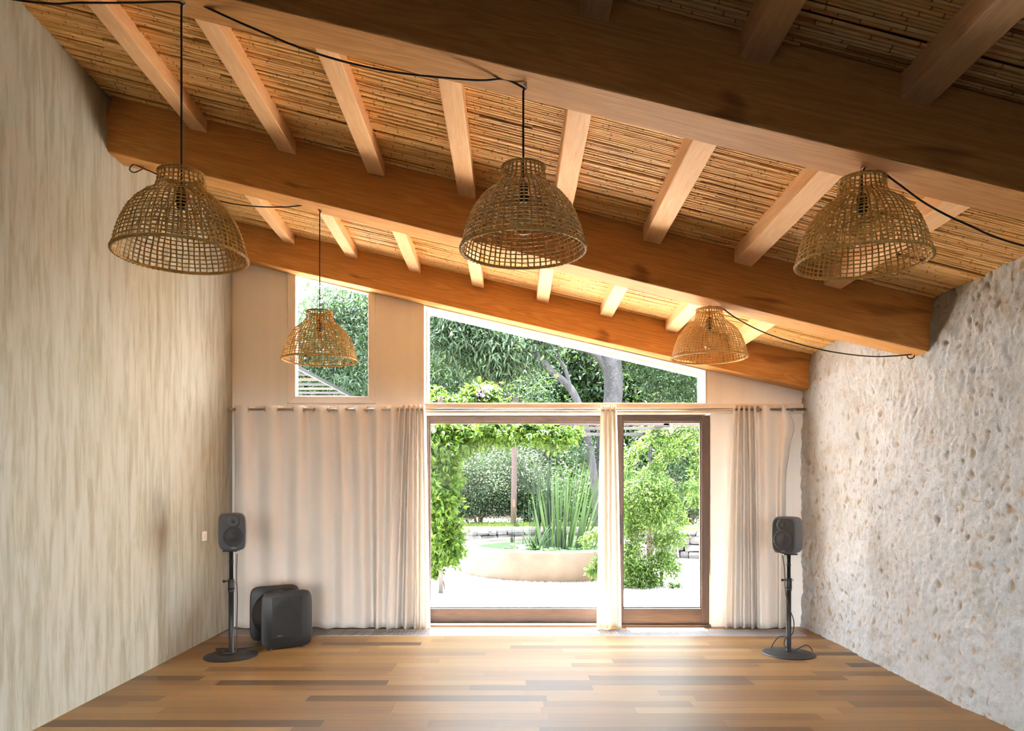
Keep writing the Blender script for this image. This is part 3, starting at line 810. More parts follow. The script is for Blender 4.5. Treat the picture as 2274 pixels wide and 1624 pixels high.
def curtain(label, top, bot, ztop, zbot, eyelets=(), hem=True, seed=0, group='white curtains', edge=None, zvar=.012):
    """top, bot: matching lists of (X, Y) in plan, folded from left to right"""
    T = smooth_path([(a, b, 0) for a, b in top], 6); Bt = smooth_path([(a, b, 0) for a, b in bot], 6)
    n = len(T); NZ = 36; rr = random.Random(seed)
    vs, fs = [], []
    for j in range(NZ+1):
        k = j/NZ
        for i in range(n):
            kk = k**0.8
            p = T[i].lerp(Bt[i], kk)
            wv = .010*noise.noise(Vector((i*.22, k*2.2, seed*3.1)))*math.sin(math.pi*min(1, k*1.2))
            z = ztop+(zbot-ztop)*k
            if j == 0: z += .006*noise.noise(Vector((i*.5, seed, 0)))
            z += k*zvar*noise.noise(Vector((i*.12, seed+4, 1)))
            x = p.x+wv*.5
            if edge: x += edge(k, i/(n-1))
            vs.append((x, p.y+wv, z))
    for j in range(NZ):
        for i in range(n-1):
            a = j*n+i; fs.append((a, a+1, a+n+1, a+n))
    m = MB(); m.add(vs, fs)
    t = thing('curtain', label, 'curtain', (0, 0, 0), 0, group)
    c = vs[0]; t.location = (0, 0, 0)
    o = obj('curtain_cloth', m, M['cloth'], t, True, fix=False)
    s = o.modifiers.new('thick', 'SOLIDIFY'); s.thickness = .0022; s.offset = 0
    for x in eyelets:
        m = MB(); m.torus(.0245, .0035, (qx(x,RODY), RODY, RODZ), 24, 8, 'x'); obj('eyelet', m, M['steel'], t, True)
    if hem:      # stitched hem line near the floor
        jj = NZ-1; m = MB(); hv = []
        for i in range(n): 
            v = vs[jj*n+i]; hv.append((v[0], v[1]-.0018, v[2]+.02))
        m.tube(hv, .0009, 4, False); obj('hem_stitching', m, M['cloth'], o)
    return t
def folds(xs, amp, Y=RODY, start=1):
    """xs: picture columns of the successive fronts and backs of the folds"""
    out = []; s = start
    for i, x in enumerate(xs):
        a = amp[i] if isinstance(amp, (list, tuple)) else amp
        yy = Y-s*a; out.append((qx(x, yy), yy)); s = -s
    return out
xt = [521, 540, 571, 603, 634, 664, 685, 713, 740, 757, 778, 797, 820, 838, 858, 872, 890]
xb = [522, 548, 577, 606, 636, 664, 690, 722, 742, 762, 782, 808, 828, 836, 850, 866, 884]
ab = [.02,.05,.01,.045,.01,.055,.0,.07,-.01,.075,-.015,.06,.045,.08,.0,.05,.02]
TOPZ = qz(901, RODY)
curtain('wide white eyelet curtain spread over the left half of the wall',
        folds(xt, [.0]+[.036]*16, RODY, -1), folds(xb, ab, RODY-.01, -1), TOPZ, .022,
        [553, 590, 617, 652, 675, 696, 731, 750, 789, 815, 868], seed=1)
xt = [888, 895, 900, 906, 911, 917, 922, 927, 931, 936, 940, 944]
xb = [858, 872, 880, 893, 900, 916, 921, 928, 933, 940, 946, 956]
curtain('bunched white curtain gathered left of the glass doors', folds(xt, .040, RODY), folds(xb, [.05,.06,.03,.10,.02,.13,.02,.06,.03,.04,.02,.01], RODY-.02), TOPZ+.005, .006, [], seed=2, zvar=.03)
xt = [1334, 1339, 1345, 1350, 1355, 1360, 1365, 1369]
xb = [1325, 1337, 1346, 1352, 1358, 1364, 1372, 1380]
curtain('narrow white curtain bunched between the two glass doors', folds(xt, .040, RODY), folds(xb, [.02,.05,.01,.02,.0,.03,.05,.0], RODY-.01), TOPZ+.003, .012, [], seed=3)
xt = [1630, 1636, 1641, 1647, 1652, 1658, 1663, 1669, 1676, 1683, 1700, 1722, 1736, 1744]
xb = [1611, 1623, 1632, 1645, 1652, 1664, 1670, 1680, 1683, 1690, 1706, 1726, 1731, 1745]
def flap(k, u):
    w = max(0, (u-.84)/.16)
    b = math.exp(-((k-.10)/.07)**2)*.085+math.exp(-((k-.22)/.06)**2)*.03
    return b*w
curtain('white curtain before the right wall board, its edge folded out near the top',
        folds(xt, [.035]*9+[.03,.036,.036,.02,.01], RODY), folds(xb, [.02,.07,.03,.06,.02,.08,.03,.085,.03,.0,.04,.035,.06,.07], RODY-.01), TOPZ+.003, .014, [1684, 1701, 1734], seed=4, edge=flap)

# ------------------------------------------------------------------ floor grille
for k, (xa, xb_) in enumerate(((-2.60, qx(1366, 6.53)), (qx(1366, 6.53)+.006, 2.62))):
    t = thing('floor_grille', ['long metal floor grille running from the plaster wall to the doors', 'metal floor grille running from the doors to the stone wall'][k], 'grille', (0, 6.53, 0), 0, 'floor heating grilles')
    m = MB(); x = xa+.012
    while x < xb_-.012:
        m.box(x, x+.007, -.125, .125, -.012, .0022); x += .0155
    obj('grille_bars', m, M['grille'], t, fix=False)
    m = MB()
    m.box(xa, xb_, -.1335, -.126, -.012, .003); m.box(xa, xb_, .126, .1335, -.012, .003); m.box(xa, xa+.008, -.126, .126, -.012, .003); m.box(xb_-.008, xb_, -.126, .126, -.012, .003)
    obj('grille_frame', m, M['grille'], t)

# ------------------------------------------------------------------ loudspeakers on stands
def sup(w, h, n, N=40, y=0.0, cz=0.0, bow=0.0):
    out = []
    for k in range(N):
        a = 2*math.pi*k/N; c, s = math.cos(a), math.sin(a)
        x = w/2*math.copysign(abs(c)**(2/n), c); z = h/2*math.copysign(abs(s)**(2/n), s)
        x *= 1-bow*(2*z/h)**2
        out.append((x, y, z+cz))
    return out
def text_part(body, size, loc, mat, parent, name='lettering'):
    cu = bpy.data.curves.new(name, 'FONT'); cu.body = body; cu.size = size; cu.align_x = 'CENTER'; cu.extrude = .0004
    tmp = bpy.data.objects.new(name, cu); COL.objects.link(tmp)
    bpy.context.view_layer.update()
    me = bpy.data.meshes.new_from_object(tmp.evaluated_get(bpy.context.evaluated_depsgraph_get()))
    bpy.data.objects.remove(tmp); me.materials.clear(); me.materials.append(mat)
    o = bpy.data.objects.new(name, me); COL.objects.link(o)
    o.parent = parent; o.location = loc; o.rotation_euler = (math.pi/2, 0, 0); return o
def speaker(label, X, Y, z0, rz):
    t = thing('loudspeaker', label, 'speaker', (X, Y, z0), rz, 'studio loudspeakers')
    w, h = .196, .292; cz = h/2
    m = MB(); m.loft([sup(w*.93,h*.94,6,48,-.098,cz,.06), sup(w*.985,h*.985,6,48,-.090,cz,.06), sup(w,h,6,48,-.07,cz,.06), sup(w,h,6,48,.0,cz,.06), sup(w*.95,h*.96,6,48,.05,cz,.06), sup(w*.8,h*.84,5,48,.085,cz,.06), sup(w*.6,h*.66,4,48,.095,cz,.06)])
    o = obj('cabinet', m, M['spk'], t, True); o.modifiers.new('n', 'EDGE_SPLIT').split_angle = math.radians(50)
    m = MB(); m.loft([sup(w*.90,h*.915,6,48,-.0975,cz,.06), sup(w*.885,h*.90,6,48,-.1005,cz,.06)])
    bf = obj('baffle', m, M['spk_front'], t)
    def disc(prof, n=36, x=0, z=0):
        m = MB().lathe(prof, n); m.v = [(a+x, -.1002-c, b+z) for a, b, c in m.v]; return m
    obj('woofer', disc([(.076,.0),(.076,.0030),(.072,.0045),(.066,.0030),(.058,.0025),(.034,.004),(.030,.0065),(.015,.009),(.001,.0095)], x=0, z=.110), M['cone'], t, True)
    obj('waveguide', disc([(.052,.0),(.050,.0016),(.036,.0012),(.020,.0010),(.001,.001)], x=0, z=.228), M['spk_front'], t, True)
    obj('tweeter', disc([(.0125,.0012),(.012,.004),(.008,.0065),(.001,.007)], 20, 0, .228), M['metal_dark'], t, True)
    text_part('GENELEC', .0085, (0, -.1015, .0185), M['letter'], t)
    return t
def stand(label, X, Y, ztop, rz, cable):
    t = thing('speaker_stand', label, 'speaker stand', (X, Y, 0), rz, 'loudspeaker stands')
    obj('base_plate', MB().lathe([(.202,.0),(.204,.004),(.198,.009),(.150,.018),(.145,.0195),(.02,.021)], 64), M['black'], t, True).modifiers.new('n', 'EDGE_SPLIT').split_angle = math.radians(20)
    m = MB(); m.lathe([(.023,.02),(.023,.03),(.0195,.032),(.0195,.50),(.0225,.502),(.0225,.52),(.0195,.522)], 20); obj('lower_tube', m, M['black'], t, True)
    m = MB(); m.lathe([(.021,.52),(.024,.525),(.024,.60),(.019,.604)], 20); m.torus(.0245, .003, (0,0,.535), 24, 6); col = obj('clamp_collar', m, M['black'], t, True)
    m = MB(); m.tube([(-.02,-.004,.588),(-.045,-.006,.588),(-.0451,-.006,.588),(-.062,-.006,.588)], [.005,.005,.0105,.0105], 10); obj('clamp_knob', m, M['black'], col, True); m = MB(); m.tube([(.02,-.004,.588),(.036,-.006,.59)], .008, 8); obj('clamp_screw', m, M['steel'], col, True)
    m = MB(); m.lathe([(.0155,.58),(.0155,ztop-.10),(.018,ztop-.099),(.018,ztop-.088),(.0155,ztop-.087),(.0155,ztop-.012)], 18); obj('upper_tube', m, M['black'], t, True)
    m = MB(); m.box(-.055,.055,-.05,.05,ztop-.012,ztop-.002); obj('top_plate', m, M['black'], t, bevel=.004)
    return t
def cable(label, pts, r=.004, n=7):
    m = MB()
    for p in pts: m.tube(smooth_path(p, 8), r, n)
    o = obj('cable', m, M['cord'], None, True); return tag(o, label, 'cable', 'loudspeaker cables')
SLx, SLy = -2.205, 5.66; SRx, SRy = 2.20, 5.73
stand('black round-base stand by the plaster wall', SLx, SLy, .835, 0.1, None)
stand('black round-base stand by the stone wall', SRx, SRy, .802, 0.0, None)
sl = speaker('dark loudspeaker on the stand by the plaster wall', SLx, SLy, .835, math.radians(30))
sr = speaker('grey loudspeaker on the stand by the stone wall', SRx, SRy, .802, math.radians(-45))
cable('black cable coiled at the foot of the left stand and running to the subwoofer',
      [[(SLx+.026,SLy+.05,.80),(SLx+.03,SLy+.03,.60),(SLx+.040,SLy+.02,.45),(SLx+.034,SLy+.02,.20),(SLx+.03,SLy+.03,.05),(SLx-.02,SLy-.03,.032),(SLx-.10,SLy+.06,.03),(SLx-.17,SLy+.12,.028),(SLx-.10,SLy+.17,.02),(SLx+.0,SLy+.19,.015),(SLx+.12,SLy+.26,.012),(SLx+.24,SLy+.33,.010),(SLx+.30,SLy+.40,.009)],
       [(SLx-.16,SLy+.13,.026),(SLx-.08,SLy+.09,.03),(SLx+.0,SLy+.05,.032),(SLx+.03,SLy-.02,.03),(SLx-.05,SLy-.05,.027),(SLx-.15,SLy+.08,.026),(SLx-.18,SLy+.14,.02)]])
cable('black cable hanging down the right stand and curling over the boards',
      [[(SRx-.03,SRy+.05,.78),(SRx-.036,SRy-.01,.66),(SRx-.034,SRy-.022,.50),(SRx+.0,SRy-.026,.36),(SRx+.034,SRy-.018,.26),(SRx+.03,SRy,.16),(SRx-.028,SRy-.005,.12),(SRx-.03,SRy,.06),(SRx+.03,SRy-.02,.032),(SRx+.10,SRy+.0,.055),(SRx+.15,SRy+.02,.065),(SRx+.19,SRy+.04,.04),(SRx+.215,SRy+.06,.006)],
       [(SRx-.024,SRy,.14),(SRx-.07,SRy+.02,.13),(SRx-.105,SRy+.05,.07),(SRx-.11,SRy+.07,.03)]])

# subwoofer: two plates with a drum between them
t = thing('subwoofer', 'black subwoofer of two rounded plates around a drum', 'subwoofer', (-1.92, 6.03, 0), math.radians(33), None)
pw, ph, gap = .415, .465, .27
for nm, yy in (('front_panel', -.13), ('rear_panel', .235)):
    m = MB(); m.loft([sup(pw-.012,ph-.012,7,64,yy-.012,ph/2+.008), sup(pw,ph,7,64,yy-.007,ph/2+.008), sup(pw,ph,7,64,yy+.012,ph/2+.008), sup(pw-.01,ph-.01,7,64,yy+.017,ph/2+.008)])
    pnl = obj(nm, m, M['black'], t, True); pnl.modifiers.new('n', 'EDGE_SPLIT').split_angle = math.radians(40)
    if nm == 'front_panel': fp = pnl
m = MB().lathe([(.195,-.115),(.20,-.10),(.20,.205),(.195,.225)], 48); m.v = [(a, c, b+ph/2+.008) for a, b, c in m.v]
obj('drum', m, M['metal_dark'], t, True).modifiers.new('n', 'EDGE_SPLIT').split_angle = math.radians(40)
m = MB()
for k in range(34):
    x = -.118+.236*k/33; m.box(x-.0019, x+.0019, -.1455, -.1415, .10, .425)
for zz in (.10, .425): m.box(-.122, .122, -.1455, -.1415, zz-.002, zz+.002)
obj('speaker_grille', m, M['spk_front'], fp)
m = MB(); pts = [(.108*math.cos(a), -.1465, .285+.055*math.sin(a)) for a in [2*math.pi*i/40 for i in range(41)]]
m.tube(pts, .0016, 5, False); obj('oval_ring', m, M['metal_dark'], fp, True)
m = MB().lathe([(.115,.0),(.115,.001),(.001,.001)], 40); m.v = [(a, -.1412-c, b+.285) for a, b, c in m.v]; obj('driver', m, M['cone'], fp)
text_part('GENELEC', .010, (-.060, -.1470, .108), M['letter'], fp)
for x in (-.17, .17):
    m = MB().lathe([(.006,0),(.006,.002),(.001,.002)], 10); m.v = [(a+x, -.142-c, b+.437) for a, b, c in m.v]; obj('panel_screw', m, M['metal_dark'], fp)
for x in (-.13, .13):
    for yy in (-.128, .237):
        m = MB(); m.lathe([(.014,0),(.016,.002),(.014,.010)], 12, (x, yy, 0)); obj('foot', m, M['black'], t)

# wall sockets
p = at(479, 1191, 6.17)
t = thing('wall_socket', 'white double socket on the plaster wall behind the left loudspeaker', 'socket', (XL, p.y, p.z))
m = MB(); m.box(0.0005, .009, -.045, .045, -.04, .04); obj('socket_plate', m, M['switch'], t, bevel=.002)
m = MB(); m.box(.009, .011, -.022, .022, -.022, .022); obj('socket_insert', m, M['trim'], t)
p = at(1742.5, 1330, 6.78)
t = thing('wall_socket', 'narrow white socket low on the board behind the right stand', 'socket', (p.x, YB, p.z))
m = MB(); m.box(-.02, .02, -.010, -.0005, -.045, .045); obj('socket_plate', m, M['switch'], t, bevel=.002)
m = MB(); m.box(-.011, .011, -.012, -.010, -.03, .03); obj('socket_insert', m, M['trim'], t)

# ================================================================== the garden
def leaves(name, P, D, size, mat, parent, ratio=.4, rs=RS, nbias=(0,0,.6), fold=.18, vary=.3):
    """One mesh of folded, pointed leaves: P bases, D pointing directions."""
    n = len(P); P = np.asarray(P, float); D = np.asarray(D, float)
    D = D/np.maximum(np.linalg.norm(D, axis=1, keepdims=True), 1e-9)
    R = rs.normal(size=(n,3))+np.array(nbias)*2
    S = np.cross(D, R); S /= np.maximum(np.linalg.norm(S, axis=1, keepdims=True), 1e-9)
    N = np.cross(S, D)
    L = (size*(1+vary*rs.uniform(-1,1,size=n)))[:,None]; Wd = L*ratio*.5
    V = np.empty((n,6,3))
    V[:,0] = P; V[:,3] = P+D*L-N*L*.10
    V[:,1] = P+D*L*.33+S*Wd+N*Wd*fold*2; V[:,2] = P+D*L*.70+S*Wd*.72+N*Wd*fold
    V[:,5] = P+D*L*.33-S*Wd+N*Wd*fold*2; V[:,4] = P+D*L*.70-S*Wd*.72+N*Wd*fold
    base = (np.arange(n)*6)[:,None]
    Fq = np.concatenate([base+np.array([[0,1,2,3]]), base+np.array([[0,3,4,5]])], axis=1).reshape(-1)
    me = bpy.data.meshes.new(name)
    me.vertices.add(n*6); me.vertices.foreach_set('co', V.reshape(-1).astype(np.float32))
    me.loops.add(n*8); me.loops.foreach_set('vertex_index', Fq.astype(np.int32))
    me.polygons.add(n*2); me.polygons.foreach_set('loop_start', (np.arange(n*2)*4).astype(np.int32))
    me.polygons.foreach_set('loop_total', np.full(n*2, 4, np.int32))
    a = me.attributes.new('rnd', 'FLOAT', 'FACE')
    a.data.foreach_set('value', np.repeat(np.clip(rs.normal(.45,.25,size=n),0,1),2).astype(np.float32))
    me.update(calc_edges=True); me.validate()
    o = bpy.data.objects.new(name, me); COL.objects.link(o); me.materials.append(mat)
    if parent: o.parent = parent
    return o
def clumps(blobs, n, rs=RS, per=26, spread=.22, shell=.6):
    """points in clumps inside ellipsoids [(centre, radii)], with outward directions"""
    vol = np.array([r[0]*r[1]*r[2] for c, r in blobs])**.67; vol = vol/vol.sum()
    P, D = [], []
    for (c, r), w in zip(blobs, vol):
        k = max(1, int(n*w/per))
        u = rs.normal(size=(k,3)); u /= np.linalg.norm(u, axis=1, keepdims=True)
        q = shell+(1-shell)*rs.uniform(size=(k,1))
        cc = np.array(c)+u*q*np.array(r)
        sp = spread*min(r)
        pts = np.repeat(cc, per, 0)+rs.normal(size=(k*per,3))*sp
        P.append(pts); D.append(np.repeat(u, per, 0)*.6+rs.normal(size=(k*per,3))*.8)
    return np.concatenate(P), np.concatenate(D)
def gobj(name, mb, mat, parent, smooth=True): return obj(name, mb, mat, parent, smooth)

# ground
mb = MB(); mb.box(-9, 9, 7.07, 8.86, -.25, -.012)
ter = struct(obj('terrace_floor', mb, M['joint']), 'sunlit pale tiled terrace outside the doors', 'terrace')
mb = MB(); x = -8.9
while x < 8.9:
    yy = 7.08
    while yy < 8.6:
        mb.box(x+.004, x+.446, yy+.004, min(yy+.446, 8.85), -.012, -.004); yy += .45
    x += .45
obj('terrace_tiles', mb, M['terrace'], ter)
mb = MB(); mb.box(-16, 16, 8.86, 60, -.4, -.04)
struct(obj('ground', mb, M['gravel']), 'pale gravel ground between terrace and stone wall', 'ground')
def pebbles():
    n = 9000; rs = np.random.RandomState(4)
    yy = 8.87+3.2*rs.uniform(size=n)**1.5; xx = rs.uniform(-2.2, 3.6, size=n)
    s = rs.uniform(.008,.02,size=n)
    o6 = np.array([(1,0,0),(0,1,0),(-1,0,0),(0,-1,0),(0,0,.6),(0,0,-.6)])
    V = np.stack([xx,yy,np.full(n,-.036)],1)[:,None,:]+o6[None]*s[:,None,None]*(1+.4*rs.uniform(-1,1,size=(n,6,1)))
    f = np.array([(0,1,4),(1,2,4),(2,3,4),(3,0,4)])
    Fc = (np.arange(n)*6)[:,None,None]+f[None]
    me = bpy.data.meshes.new('gravel'); me.from_pydata(V.reshape(-1,3).tolist(), [], Fc.reshape(-1,3).tolist())
    o = link('gravel', me, M['pebble'], None, True); tag(o, 'loose pale pebbles beyond the terrace edge', 'gravel', kind='stuff')
pebbles()

# low stone wall that curves behind the pond, raised beds behind it
def stone_row(name, label, arc, z1, th, seed, hmin=.10, hmax=.17):
    """arc: plan points (x,y) along the face"""
    rr = random.Random(seed); m = MB()
    P = smooth_path([(a, b, 0) for a, b in arc], 10); L = [0]
    for a, b in zip(P[:-1], P[1:]): L.append(L[-1]+(b-a).length)
    def pos(s):
        s = max(0, min(L[-1]-1e-6, s))
        for i in range(len(L)-1):
            if s <= L[i+1]:
                k = (s-L[i])/(L[i+1]-L[i]); p = P[i].lerp(P[i+1], k); d = (P[i+1]-P[i]).normalized(); return p, d
    z = -.05
    while z < z1-.03:
        h = min(rr.uniform(hmin, hmax), z1-z); s = -rr.uniform(0,.15)
        while s < L[-1]:
            w = rr.uniform(.14,.36); a, b = max(0, s), min(L[-1], s+w)
            if b-a > .04:
                p0, d0 = pos(a+.006); p1, d1 = pos(b-.006)
                n = Vector((-d0.y, d0.x, 0)); o_ = rr.uniform(-.03,.02)
                pts = []
                for zz, inset in ((z+.006, .012), (z+h*.5, 0), (z+h-.006, .014)):
                    for p, ss in ((p0, 1), (p1, -1)):
                        d = d0
                        j = Vector((rr.uniform(-.012,.012), rr.uniform(-.012,.012), rr.uniform(-.01,.01)))
                        pts.append(p+d*ss*inset-n*(.0+o_-inset)*-1*-1+j+Vector((0,0,zz)))
                back = [p0+n*th+Vector((0,0,z)), p1+n*th+Vector((0,0,z)), p0+n*th+Vector((0,0,z+h)), p1+n*th+Vector((0,0,z+h))]
                V = pts+back      # 0..5 face, 6..9 back
                m.add(V, [(0,1,3,2),(2,3,5,4),(4,5,9,8),(6,7,1,0),(0,2,4,8,6),(1,7,9,5,3),(7,6,8,9)])
            s += w
        z += h
    o = obj(name, m, M['wallstone'])
    return tag(o, label, 'wall')
stone_row('stone_wall', 'low dry stone wall curving behind the round pond', [(-.72,13.2),(-.2,13.5),(.6,13.75),(1.6,13.8),(2.6,13.5),(3.6,13.0),(5.2,12.4)], .46, .35, 5)
stone_row('stone_wall', 'short end of a stone wall left of the pond, behind the vine', [(-4.5,13.2),(-2.6,13.3),(-1.35,13.35)], .38, .35, 6)
mb = MB(); mb.box(-16, -1.05, 13.62, 60, -.04, .33); mb.box(-1.0, 16, 14.05, 60, -.04, .40)
struct(obj('garden_ground', mb, M['soil']), 'dark raised planting ground beyond the stone wall', 'ground')
mb = MB(); x = -1.35
while x < 3.0:
    mb.box(x, x+.22, 14.25, 14.37, .38, .47); x += .226
mb.box(-1.36, -1.24, 14.37, 15.2, .38, .47)
tag(obj('brick_edging', mb, M['terracotta'], bevel=.006), 'terracotta brick edging of the lawn strip behind the stone wall', 'edging')
mb = MB(); mb.box(-1.24, 4, 14.37, 15.6, .38, .445)
lw_ = struct(obj('lawn_ground', mb, M['lawn']), 'strip of lawn behind the brick edging', 'lawn')
n = 5000; P = np.stack([RS.uniform(-1.2,3.2,n), RS.uniform(14.38,15.5,n), np.full(n,.44)],1); D = np.stack([RS.normal(0,.35,n),RS.normal(0,.35,n),np.ones(n)],1)
tag(leaves('lawn_grass', P, D, .075, M['grass'], None, .12), 'short sunlit grass and clover behind the brick edging', 'grass', kind='stuff')

# round pond
PC = (.66, 11.55); PR = 1.47
t = thing('garden_pond', 'raised round pond with a lime washed wall and dark water', 'pond', (PC[0], PC[1], -.04))
obj('pond_wall', MB().lathe([(PR-.01,.0),(PR,.03),(PR,.405),(PR-.012,.42),(PR-.15,.424),(PR-.16,.41),(PR-.165,.0)], 96), M['tub'], t, True).modifiers.new('n', 'EDGE_SPLIT').split_angle = math.radians(40)
obj('water', MB().lathe([(PR-.163,.32),(PR-.163,.385),(.01,.385)], 72), M['water'], t)
WZ = .345
def blade(m, p, d, L, w, bend, rr, n=7):
    """one strap leaf: tapering, bending outward"""
    d = Vector(d).normalized(); side = Vector((-d.y, d.x, 0)); 
    if side.length < .05: side = Vector((1,0,0))
    a = rr.uniform(0, math.pi); side = (side.normalized()*math.cos(a)+Vector((0,0,1)).cross(side).normalized()*math.sin(a)); side.z = 0
    side = side.normalized() if side.length > .01 else Vector((1,0,0))
    out = Vector((d.x, d.y, 0)); vs = []; q = Vector(p); dd = d.copy()
    for i in range(n+1):
        k = i/n; ww = w*(1-k**2.2)*.5+.0006
        nrm = side.cross(dd)*(w*.18*(1-k))
        vs += [q-side*ww+nrm, q, q+side*ww+nrm]
        q = q+dd*(L/n); dd = (dd+(out*1.0+Vector((0,0,-.55)))*bend*(k+.2)/n*2).normalized()
    m.add(vs, [f for i in range(n) for f in ((i*3, i*3+1, i*3+4, i*3+3), (i*3+1, i*3+2, i*3+5, i*3+4))], min(1, max(0, rr.gauss(.5,.25))))
rr = random.Random(8)
def plant(nm, label, cat, loc, group=None): return thing(nm, label, cat, loc, 0, group)
t = plant('rush_clump', 'tall stiff rushes standing in the middle of the round pond', 'water plant', (0,0,0))
for k in range(62):
    px = rr.gauss(1207, 15); p = at(px, 1200, 11.75); p.z = WZ
    top = rr.uniform(995, 1090) if abs(px-1207) < 18 else rr.uniform(1040, 1130)
    L = (EYE-(top-PY)*11.75/F)-WZ; lean = rr.gauss(0,.02)
    m = MB(); q = [p, p+Vector((lean*L*.4, rr.gauss(0,.03), L*.5)), p+Vector((lean*L*1.2, rr.gauss(0,.05), L))]
    m.tube(smooth_path(q, 4), [.0055]*5+[.0045,.0035,.0025,.0012], 5, rnd=min(1,max(0,rr.gauss(.5,.2))))
    obj('rush_stem', m, M['lf_reed'], t, True)
t = plant('iris_clump', 'fan of long sword shaped leaves in the right of the pond', 'water plant', (0,0,0))
for k in range(84):
    px = rr.gauss(1262, 32); p = at(px, 1205, 11.3+rr.uniform(-.25,.3)); p.z = WZ
    lx = (px-1240)/70+rr.gauss(0,.10)
    L = rr.uniform(.75, 1.5) if px > 1225 else rr.uniform(.5, 1.1)
    m = MB(); blade(m, p, (lx*.34, rr.gauss(0,.10)-.03, 1), L, rr.uniform(.022,.036), rr.uniform(.0,.28)*(1 if rr.random() < .75 else 2.4), rr)
    obj('strap_leaf', m, M['lf_reed'], t, True)
t = plant('sedge_tuft', 'small tuft of thin arching blades at the left end of the pond plants', 'water plant', (0,0,0))
for k in range(26):
    p = at(rr.gauss(1188, 8), 1205, 10.9); p.z = WZ
    m = MB(); a = rr.uniform(0, 6.28); blade(m, p, (math.cos(a)*.5, math.sin(a)*.4-.1, 1), rr.uniform(.22,.5), .016, rr.uniform(.5,1.3), rr)
    obj('blade', m, M['lf_reed'], t, True)
t = plant('rush_tuft', 'few thin rushes standing apart near the pond\'s back edge', 'water plant', (0,0,0))
for k in range(9):
    p = at(rr.gauss(1136, 6), 1200, 12.2); p.z = WZ
    m = MB(); m.tube([p, p+Vector((rr.gauss(0,.02),0,.12)), p+Vector((rr.gauss(0,.03),0,rr.uniform(.2,.42)))], [.004,.003,.001], 5, rnd=.5); obj('rush_stem', m, M['lf_reed'], t, True)
lil = [(1145,1203,11.5),(1160,1207,11.2),(1172,1200,11.6),(1183,1211,10.9),(1203,1208,11.0),(1218,1212,10.75),(1234,1207,10.95),(1248,1200,11.3),(1262,1204,11.1),(1276,1207,10.9),(1288,1201,11.3),(1300,1206,11.0),(1130,1208,11.1),(1312,1200,11.4)]
for k, (x, y, Y) in enumerate(lil):
    p = at(x, y, Y); m = MB(); r = rr.uniform(.07,.11); vs = [(0,0,.002)]
    for i in range(21):
        a = .25+(2*math.pi-.5)*i/20; vs.append((r*math.cos(a), r*math.sin(a), .004+.012*rr.random()+(.03 if k % 3 == 1 else 0)*math.sin(a)))
    m.add(vs, [(0, i, i+1) for i in range(1, 21)], rr.random())
    o = obj('lily_pad', m, M['lf_lily'], None, True, fix=False); o.location = (p.x, Y, WZ+.004); o.rotation_euler = (0, 0, rr.uniform(0, 6.28))
    tag(o, 'round green lily pad floating on the pond water', 'lily pad', 'lily pads on the pond')

# posts, pergola and bulbs
t = thing('wooden_post', 'round brown wooden post standing behind the stone wall', 'post', (at(1140,0,15).x, 15.0, .38))
m = MB(); m.tube([(0,0,0),(.012,0,.8),(.02,0,1.6),(.05,0,2.75)], [.062,.06,.058,.055], 16); obj('post_shaft', m, M['post_wood'], t, True)
m = MB(); m.box(-.012,.03,-.066,-.060,.46,.62); obj('post_tag', m, M['orange_slat'], t)
Yp = 9.1
t = thing('pergola_post', 'thin dark steel post wrapped in the climbing vine', 'post', (at(979,0,Yp).x, Yp, -.05))
m = MB(); m.box(-.026,.026,-.026,.026,0,2.5); obj('post_shaft', m, M['metal_dark'], t, bevel=.003)
m = MB(); m.box(-.06,.06,-.06,.06,0,.012); obj('base_plate', m, M['metal_dark'], t)
t = thing('pergola_post', 'thin grey steel post behind the feathery shrub', 'post', (at(1442,0,10.6).x, 10.6, -.05))
m = MB(); m.box(-.018,.018,-.018,.018,0,2.16); obj('post_shaft', m, M['metal_grey'], t, bevel=.003)
m = MB(); m.box(-.05,.05,-.05,.05,0,.012); obj('base_plate', m, M['metal_grey'], t)
t = thing('pergola', 'flat steel pergola frame over the terrace edge', 'pergola', (0, 9.1, 2.1))
def bar(nm, x0, x1, y0, y1, z0, z1, mat): m = MB(); m.box(x0,x1,y0,y1,z0,z1); return obj(nm, m, mat, t)
for (yy, zz) in ((0, 0.0), (.55, -.015), (1.5, -.03), (1.62, -.03)):
    bar('cross_bar', -4, 4.5, yy-.02, yy+.02, zz-.02, zz+.02, M['metal_dark'])
for xx in (-3.6, at(1490,0,9.1).x-.06, 4.3):
    bar('side_bar', xx-.035, xx+.035, -.02, 2.5, -.018, .018, M['metal_grey'])
bar('roof_post', 4.26, 4.34, -.04, .04, -2.15, 0, M['metal_grey']); bar('roof_post', -3.64, -3.56, -.04, .04, -2.15, 0, M['metal_grey'])
bb = MB().lathe([(.010,.06),(.014,.04),(.026,.02),(.031,.0),(.027,-.02),(.014,-.032),(.001,-.035)], 18, cap=False)
for k, (x, y, Y) in enumerate(((1491, 956, 8.9), (963, 957, 8.8))):
    p = at(x, y, Y); t = thing('string_light', ['clear bulb hanging from the pergola at the right door', 'clear bulb hanging among vine leaves in the corner of the left door'][k], 'bulb', p, 0, 'garden bulbs')
    obj('glass_bulb', bb, M['bulb'], t, True); m = MB().lathe([(.013,.035),(.016,.05),(.014,.09),(.004,.10)], 12); obj('bulb_holder', m, M['cord'], t, True)
    m = MB(); m.tube([(0,0,.1),(.0,.05,.17),(0,.2,.20)], .004, 6); obj('wire', m, M['cord'], t)
    m = MB(); m.tube([(0,0,-.01),(.006,0,.02),(-.006,0,.03),(0,0,.05)], .001, 4); obj('filament', m, M['filament'], t)

